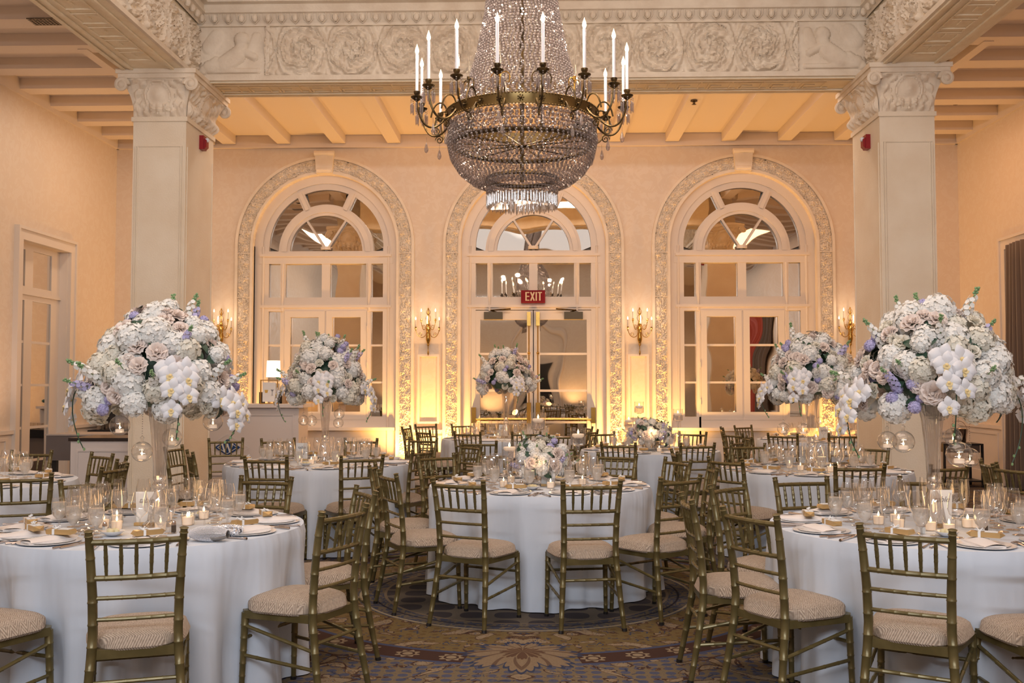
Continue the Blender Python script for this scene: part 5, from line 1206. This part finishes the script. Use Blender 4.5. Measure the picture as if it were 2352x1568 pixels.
# ================================================================ chairs: X, Y, facing, wording, group
CL = [
 (-1.62, 4.02, -.33, .94, 'nearest the camera at the clutch bag table', 1), (-.92, 4.75, -.91, .41, 'turned sideways beside the clutch bag table, empty carpet behind it', 1),
 (-.975, 5.65, -.89, -.45, 'half hidden behind the sideways chair of the clutch bag table', 1), (-1.74, 6.38, -.26, -.96, 'facing the camera behind the cuff at the clutch bag table', 1),
 (-2.79, 6.22, .60, -.80, 'facing the camera behind the goblets of the clutch bag table', 1), (-2.50, 4.1, .35, .93, 'showing only its seat at the lower left edge', 1),
 (1.51, 4.1, .50, .86, 'nearest the camera at the near table at right', 3), (.98, 4.64, .86, .50, 'pulled out with its whole seat showing, near right table', 3),
 (.777, 5.24, 1, 0, 'edge-on, second in the row left of the near right table', 3), (1.13, 5.95, .72, -.69, 'third in the row left of the near right table', 3),
 (1.67, 6.33, .25, -.97, 'facing the camera behind the goblets of the near right table', 3), (2.49, 6.32, -.3, -.95, 'facing the camera behind the near right vase', 3),
 (2.15, 3.98, -.05, 1, 'showing only its seat at the lower right edge', 3), (3.0, 5.72, -.9, -.43, 'with one post showing at the right edge of the near table', 3),
 (-.5, 6.17, .44, .90, 'front left of the middle table, back to the camera', 2), (.33, 6.10, -.18, .98, 'front right of the middle table, back to the camera', 2),
 (-1.02, 6.72, .89, .45, 'left of the middle table, nearer of the two sideways', 2), (-1.24, 7.42, 1, .05, 'left of the middle table, farther of the two sideways', 2),
 (-.87, 8.47, .64, -.77, 'behind left of the middle table', 2), (.92, 6.4, -.62, .79, 'right of the middle table with its seat turned left', 2),
 (1.27, 7.2, -1, .02, 'right of the middle table behind the nearest one', 2), (1.12, 7.95, -.9, -.43, 'far right of the middle table', 2),
 (.68, 8.55, -.5, -.86, 'behind right of the middle table', 2), (-.3, 8.72, .2, -.98, 'behind the middle table, left of the tallest candle', 2), (.24, 8.74, -.15, -.98, 'behind the middle table, right of the tallest candle', 2),
 (-2.24, 8.18, .1, .99, 'front left of the table before the white bar', 4), (-1.465, 8.3, -.45, .89, 'front right of the table before the white bar', 4),
 (-1.06, 9.15, -.92, .38, 'right side of the table before the white bar, seat turned left', 4), (-3.1, 8.85, .88, .45, 'left side of the table before the white bar', 4),
 (-3.52, 9.6, 1, -.1, 'close behind the left side chair of the bar table', 4), (-3.45, 11.0, .35, -.94, 'pulled out in front of the blue diamond emblem', 4),
 (-2.87, 10.98, .45, -.9, 'behind the bar table, left of its card', 4), (-1.95, 10.98, -.1, -1, 'behind the bar table, right of its vase', 4), (-1.28, 11.1, -.45, -.9, 'behind the bar table toward the arch casing', 4),
 (-.66, 9.9, -.8, -.6, 'between the bar table and the exit doors, turned left', 4), (-.62, 10.5, .1, 1, 'between the middle table and the exit doors', 5),
 (-.90, 12.6, .35, .94, 'front left of the table by the exit doors', 5), (-.15, 12.6, -.2, .98, 'front right of the table by the exit doors', 5),
 (-1.52, 13.1, .81, .58, 'left of the exit door table, slightly turned', 5), (-1.9, 14.3, 1, -.2, 'edge-on by the glowing arch casing', 5), (-1.70, 15.05, .6, -.8, 'against the back wall below the sconce panel', 5),
 (-1.15, 15.2, .4, -.9, 'behind the exit door table before the casing', 5), (.69, 13.1, -.8, .6, 'right of the exit door table, turned sideways', 5), (.3, 11.9, -.35, .93, 'pulled back from the exit door table', 5), (.72, 14.3, -.95, -.3, 'far right of the exit door table', 5),
 (.82, 10.2, .35, .94, 'front left of the low flower table by the arches', 6), (1.62, 10.1, -.2, .98, 'front right of the low flower table by the arches', 6), (.80, 12.6, .4, -.9, 'behind the low flower table, left post showing', 6),
 (1.95, 12.55, -.5, -.86, 'behind the low flower table, right post showing', 6), (2.42, 11.4, -1, .05, 'right of the low flower table', 6), (2.15, 10.7, -.85, .5, 'between the low flower table and the pillar table', 6),
 (1.22, 8.95, 1, .0, 'edge-on at the left of the tall vase table before the pillar', 7), (1.50, 8.0, .80, .6, 'front left of the tall vase table before the pillar', 7), (2.4, 7.42, .03, 1, 'front of the tall vase table before the pillar', 7),
 (3.22, 9.65, -.65, -.76, 'behind right of the tall vase table, before the pillar', 7), (2.1, 9.98, .2, -.97, 'facing the camera behind the tall vase table', 7), (3.06, 7.4, -.4, .92, 'front right of the tall vase table, dark side to the camera', 7),
 (2.97, 12.1, .5, .86, 'front left of the table behind the pillar', 8), (3.72, 12.1, .15, .98, 'front of the table behind the pillar', 8), (3.0, 14.6, .6, -.8, 'by the wall beyond the table behind the pillar', 8), (2.56, 13.9, 1, -.1, 'edge-on left of the table behind the pillar', 8),
 (2.4, 12.3, .85, .5, 'dark and overlapped, left of the table behind the pillar', 8),
 (-3.4, 6.55, -.4, .92, 'large at the left edge, back to the camera', 9), (-4.55, 8.95, 0, -1, 'facing the camera before the mirrored french door', 9), (-3.77, 8.62, -.62, -.78, 'facing the camera before the panelled bar', 9),
 (-3.1, 7.3, -1, .1, 'edge-on left of the near pillar, nearer one', 9), (-3.36, 8.05, -.98, -.2, 'edge-on left of the near pillar, farther one', 9),
 (3.45, 7.25, .9, .35, 'at the right edge before the brown curtain, nearer one', 10), (3.5, 7.75, .95, -.1, 'at the right edge before the brown curtain, farther one', 10)]
for X, Y, fx, fy, lb, k in CL: chair(X, Y, fx, fy, lb, 'gold chairs around ' + (T[k][3] if k in T else 'a table beyond the right edge'))
# ================================================================ bars and side furniture
def panel_box(name, x0, x1, y0, y1, h, m, topm, label, cat, over=.03, tt=.035):
    r = thing(name, ((x0 + x1) / 2, y0, 0), 0, label, cat); w2, d = (x1 - x0) / 2, y1 - y0
    b = MB().box(-w2, w2, 0, d, 0, h - tt)
    for a in ((-w2 + .07, w2 - .07, h - tt - .12, h - tt - .1), (-w2 + .07, w2 - .07, .14, .16), (-w2 + .07, -w2 + .09, .14, h - tt - .1), (w2 - .09, w2 - .07, .14, h - tt - .1)): b.box(a[0], a[1], -.012, 0, a[2], a[3])
    b.build('body', m, r, smooth=False); MB().box(-w2 - over, w2 + over, -over, d + over, h - tt, h).build('counter_top', topm, r, smooth=False); return r
a = atY(158, 1000, 11.3); b_ = atY(282, 1000, 11.3)
panel_box('service_bar', a.x, XC - HO - .03, 11.35, 12.0, atY(200, 1006, 11.3).z, barw, mat('dark_counter', (.02, .012, .012), .25), 'white panelled service bar with dark counter beside the left pillar', 'bar', .02)
g0, g1 = atY(106, 1000, 12.5), atY(245, 1000, 12.5); zt, zb_ = g0.z, atY(106, 1057, 12.5).z
hb = thing('high_table', (0, 0, 0), 0, 'grey skirted high table on black legs behind the service bar', 'table')
MB().box(g0.x, g1.x, 12.5, 13.2, zb_, zt).build('grey_skirt', greyc, hb, smooth=False); MB().box(g0.x - .01, g1.x + .01, 12.49, 13.21, zt, zt + .015).build('table_top', mat('pale_top', (.45, .40, .37), .5), hb, smooth=False)
for x, y in ((g0.x + .07, 12.6), (g1.x - .07, 12.6), (g0.x + .07, 13.1), (g1.x - .07, 13.1)): MB().box(x - .03, x + .03, y - .03, y + .03, 0, zb_).build('leg', dark, hb, smooth=False)
# white bar with emblem
Yb = 15.0; z1 = atY(560, 928, Yb).z; x0, x1 = atY(468, 950, Yb).x - .35, atY(686, 960, Yb).x
wb = panel_box('front_bar', x0, x1, Yb, Yb + .6, z1, barw, barw, 'white panelled bar with a blue diamond emblem on its front', 'bar', .08, .05)
ec = atY(523, 1027, Yb); cxl, cz = ec.x - (x0 + x1) / 2, ec.z; blue = mat('emblem_blue', (.012, .06, .22), .4)
em = MB().add([(cxl + x, -.016, cz + z) for x, z in ((-.20, 0), (0, -.125), (.20, 0), (0, .125))], [(0, 1, 2, 3)]); em.build('emblem', blue, wb, smooth=False)
wm = MB()
for p_, q_ in (((-.15, 0), (0, .095)), ((0, .095), (.15, 0)), ((.15, 0), (0, -.095)), ((0, -.095), (-.15, 0))): strip(wm, (cxl + p_[0], cz + p_[1]), (cxl + q_[0], cz + q_[1]), .008, -.020, -.017)
strip(wm, (cxl - .33, cz), (cxl, cz + .2), .004, -.018, -.017)
for i in range(3): strip(wm, (cxl - .33 if i == 1 else cxl, cz if i == 1 else cz + (.2 if i == 0 else -.2)), (cxl + .33 if i == 0 else (cxl if i == 1 else cxl + .33), cz if i != 1 else cz - .2), .004, -.018, -.017)
W_ = [(-.085, .075), (-.04, -.075), (0, .055), (.04, -.075), (.085, .075)]
for p_, q_ in zip(W_[:-1], W_[1:]): strip(wm, (cxl + p_[0], cz + p_[1]), (cxl + q_[0], cz + q_[1]), .022, -.022, -.017)
wm.build('emblem_lettering', paper, wb, smooth=False)
# things on the white bar
p = atY(618, 905, Yb + .2); fr_ = thing('framed_drinks_sign', (p.x, Yb + .2, z1 - 0), 0, 'gold framed drinks sign standing on the white bar', 'sign'); w2, h2 = .135, .37
m = MB()
for a in ((-w2, w2, 0, .012), (-w2, w2, h2 - .012, h2), (-w2, -w2 + .012, 0, h2), (w2 - .012, w2, 0, h2)): m.box(a[0], a[1], -.01, .01, a[2], a[3])
m.build('frame', brass, fr_, smooth=False); MB().box(-.10, .10, -.003, .003, .035, .33).build('sheet', paper, fr_, smooth=False)
MB().prism([(-.06, .17), (-.025, .17), (-.015, .215), (-.07, .215)], -.006, -.004).build('drawn_tumbler', mat('amber_ink', (.65, .42, .08), .5), fr_, smooth=False)
MB().prism([(.025, .22), (.075, .22), (.05, .185)], -.006, -.004).box(.048, .052, -.006, -.004, .13, .19).box(.035, .065, -.006, -.004, .13, .134).build('drawn_coupe', ink, fr_, smooth=False)
p = atY(628, 850, Yb + .42); la = thing('table_lamp', (p.x, Yb + .42, z1), 0, 'lit table lamp with crystal base on the white bar', 'lamp'); zs = atY(628, 866, Yb + .42).z - z1; ze = atY(628, 828, Yb + .42).z - z1
MB().lathe([(1e-4, 0), (.06, 0), (.05, .02), (.015, .06), (.02, .12), (.035, .17), (.015, .22), (.01, zs), (1e-4, zs)], 14).build('base', glass, la)
MB().lathe([(.11, zs), (.105, (zs + ze) / 2), (.10, ze)], 24).build('lamp_shade', shade, la); light('table_lamp_light', 'POINT', (p.x, Yb + .42, z1 + (zs + ze) / 2), 4, WARM, .06)
p = atY(487, 905, Yb + .2); cn = thing('pillar_candle', (p.x, Yb + .2, z1), 0, 'white pillar candle in a glass cylinder on the bar end', 'candle'); MB().lathe([(1e-4, 0), (.05, 0), (.055, .3)], 18).build('cylinder', glass, cn); MB().lathe([(1e-4, .005), (.04, .005), (.04, .16), (1e-4, .155)], 14).build('wax', wax, cn); place('flame', FL, cn, (0, 0, .155), scale=1.3)
for i, (bx, cm, lb) in enumerate(((.42, red, 'red bound menu book'), (.49, dark, 'black menu book'), (.56, mat('tan_book', (.35, .22, .12), .7), 'tan menu book'), (.2, dark, 'black slip case'))):
    tag(MB().box(-.022, .022, -.09, .09, 0, .16 + .02 * (i % 2)).build('menu_book', cm, loc=((x0 + x1) / 2 + bx, Yb + .5, z1), smooth=False), lb + ' standing on the back edge of the white bar', 'book')
# back counter with glasses and black machine left of the pillar
Yc = 15.6; zc_ = atY(220, 988, Yc).z; xa_, xb_ = XL + .08, atY(330, 988, Yc).x
bc = thing('back_counter', (0, 0, 0), 0, 'counter with black cloth below the row of tumblers by the left wall', 'counter'); MB().box(xa_, xb_, Yc, Yc + .7, zc_ - .12, zc_).build('black_cloth', mat('black_cloth', (.01, .01, .012), .9), bc, smooth=False); MB().box(xa_ + .04, xb_ - .04, Yc + .05, Yc + .65, 0, zc_ - .12).build('body', greyc, bc, smooth=False)
TUM = MB().lathe([(1e-4, .001), (.03, .001), (.036, .11)], 12).mesh('tumbler', glass)
for i in range(9):
    for j in range(2):
        tag(place('tumbler', TUM, None, (xa_ + .1 + i * .075 + j * .03, Yc + .15 + j * .12, zc_)), 'clear tumbler in the rows on the back counter', 'tumbler', 'tumblers on the back counter')
p = atY(252, 945, Yc + .3); mc = thing('drinks_machine', (p.x, Yc + .35, zc_), 0, 'black drinks machine on the back counter beside the pillar', 'machine'); MB().box(-.09, .05, -.15, .15, 0, .46).build('housing', dark, mc, smooth=False); MB().box(.05, .3, -.1, .15, .34, .38).box(.05, .3, .05, .15, 0, .38).build('tray', barw, mc, smooth=False); MB().ball((.2, 0, .46), .05, 10, 6, .6).build('cap', mat('teal_plastic', (.01, .10, .12), .3), mc)
# trolley with ice bucket behind the right pillar
Yt = 14.9; p0, p1 = atY(2168, 1060, Yt), atY(2260, 1060, Yt); zt = atY(2215, 1019, Yt).z
tr = thing('black_trolley', (0, 0, 0), 0, 'black metal side trolley behind the right pillar', 'trolley')
MB().box(p0.x, p1.x, Yt, Yt + .45, zt - .02, zt).build('top_shelf', dark, tr, smooth=False); MB().box(p0.x, p1.x, Yt, Yt + .45, .08, .1).build('lower_shelf', dark, tr, smooth=False); MB().box(p0.x + .05, p1.x - .05, Yt + .01, Yt + .4, zt - .13, zt - .02).build('drawer', mat('drawer_brown', (.10, .07, .055), .5), tr, smooth=False)
for x in (p0.x + .015, p1.x - .015):
    for y in (Yt + .015, Yt + .435): MB().box(x - .015, x + .015, y - .015, y + .015, 0, zt - .02).build('leg', dark, tr, smooth=False)
p = atY(2205, 1010, Yt + .2); ib = thing('ice_bucket', (p.x, Yt + .2, zt), 0, 'steel ice bucket with hoop handle on the black trolley', 'ice bucket'); MB().lathe([(1e-4, .002), (.08, .002), (.12, .21), (.125, .215)], 24).build('bucket', silver, ib); MB().tube([(.12 * math.cos(a) - .02, 0, .2 + .13 * math.sin(a)) for a in [PI * i / 14 for i in range(15)]], .004, 6).build('handle', silver, ib)
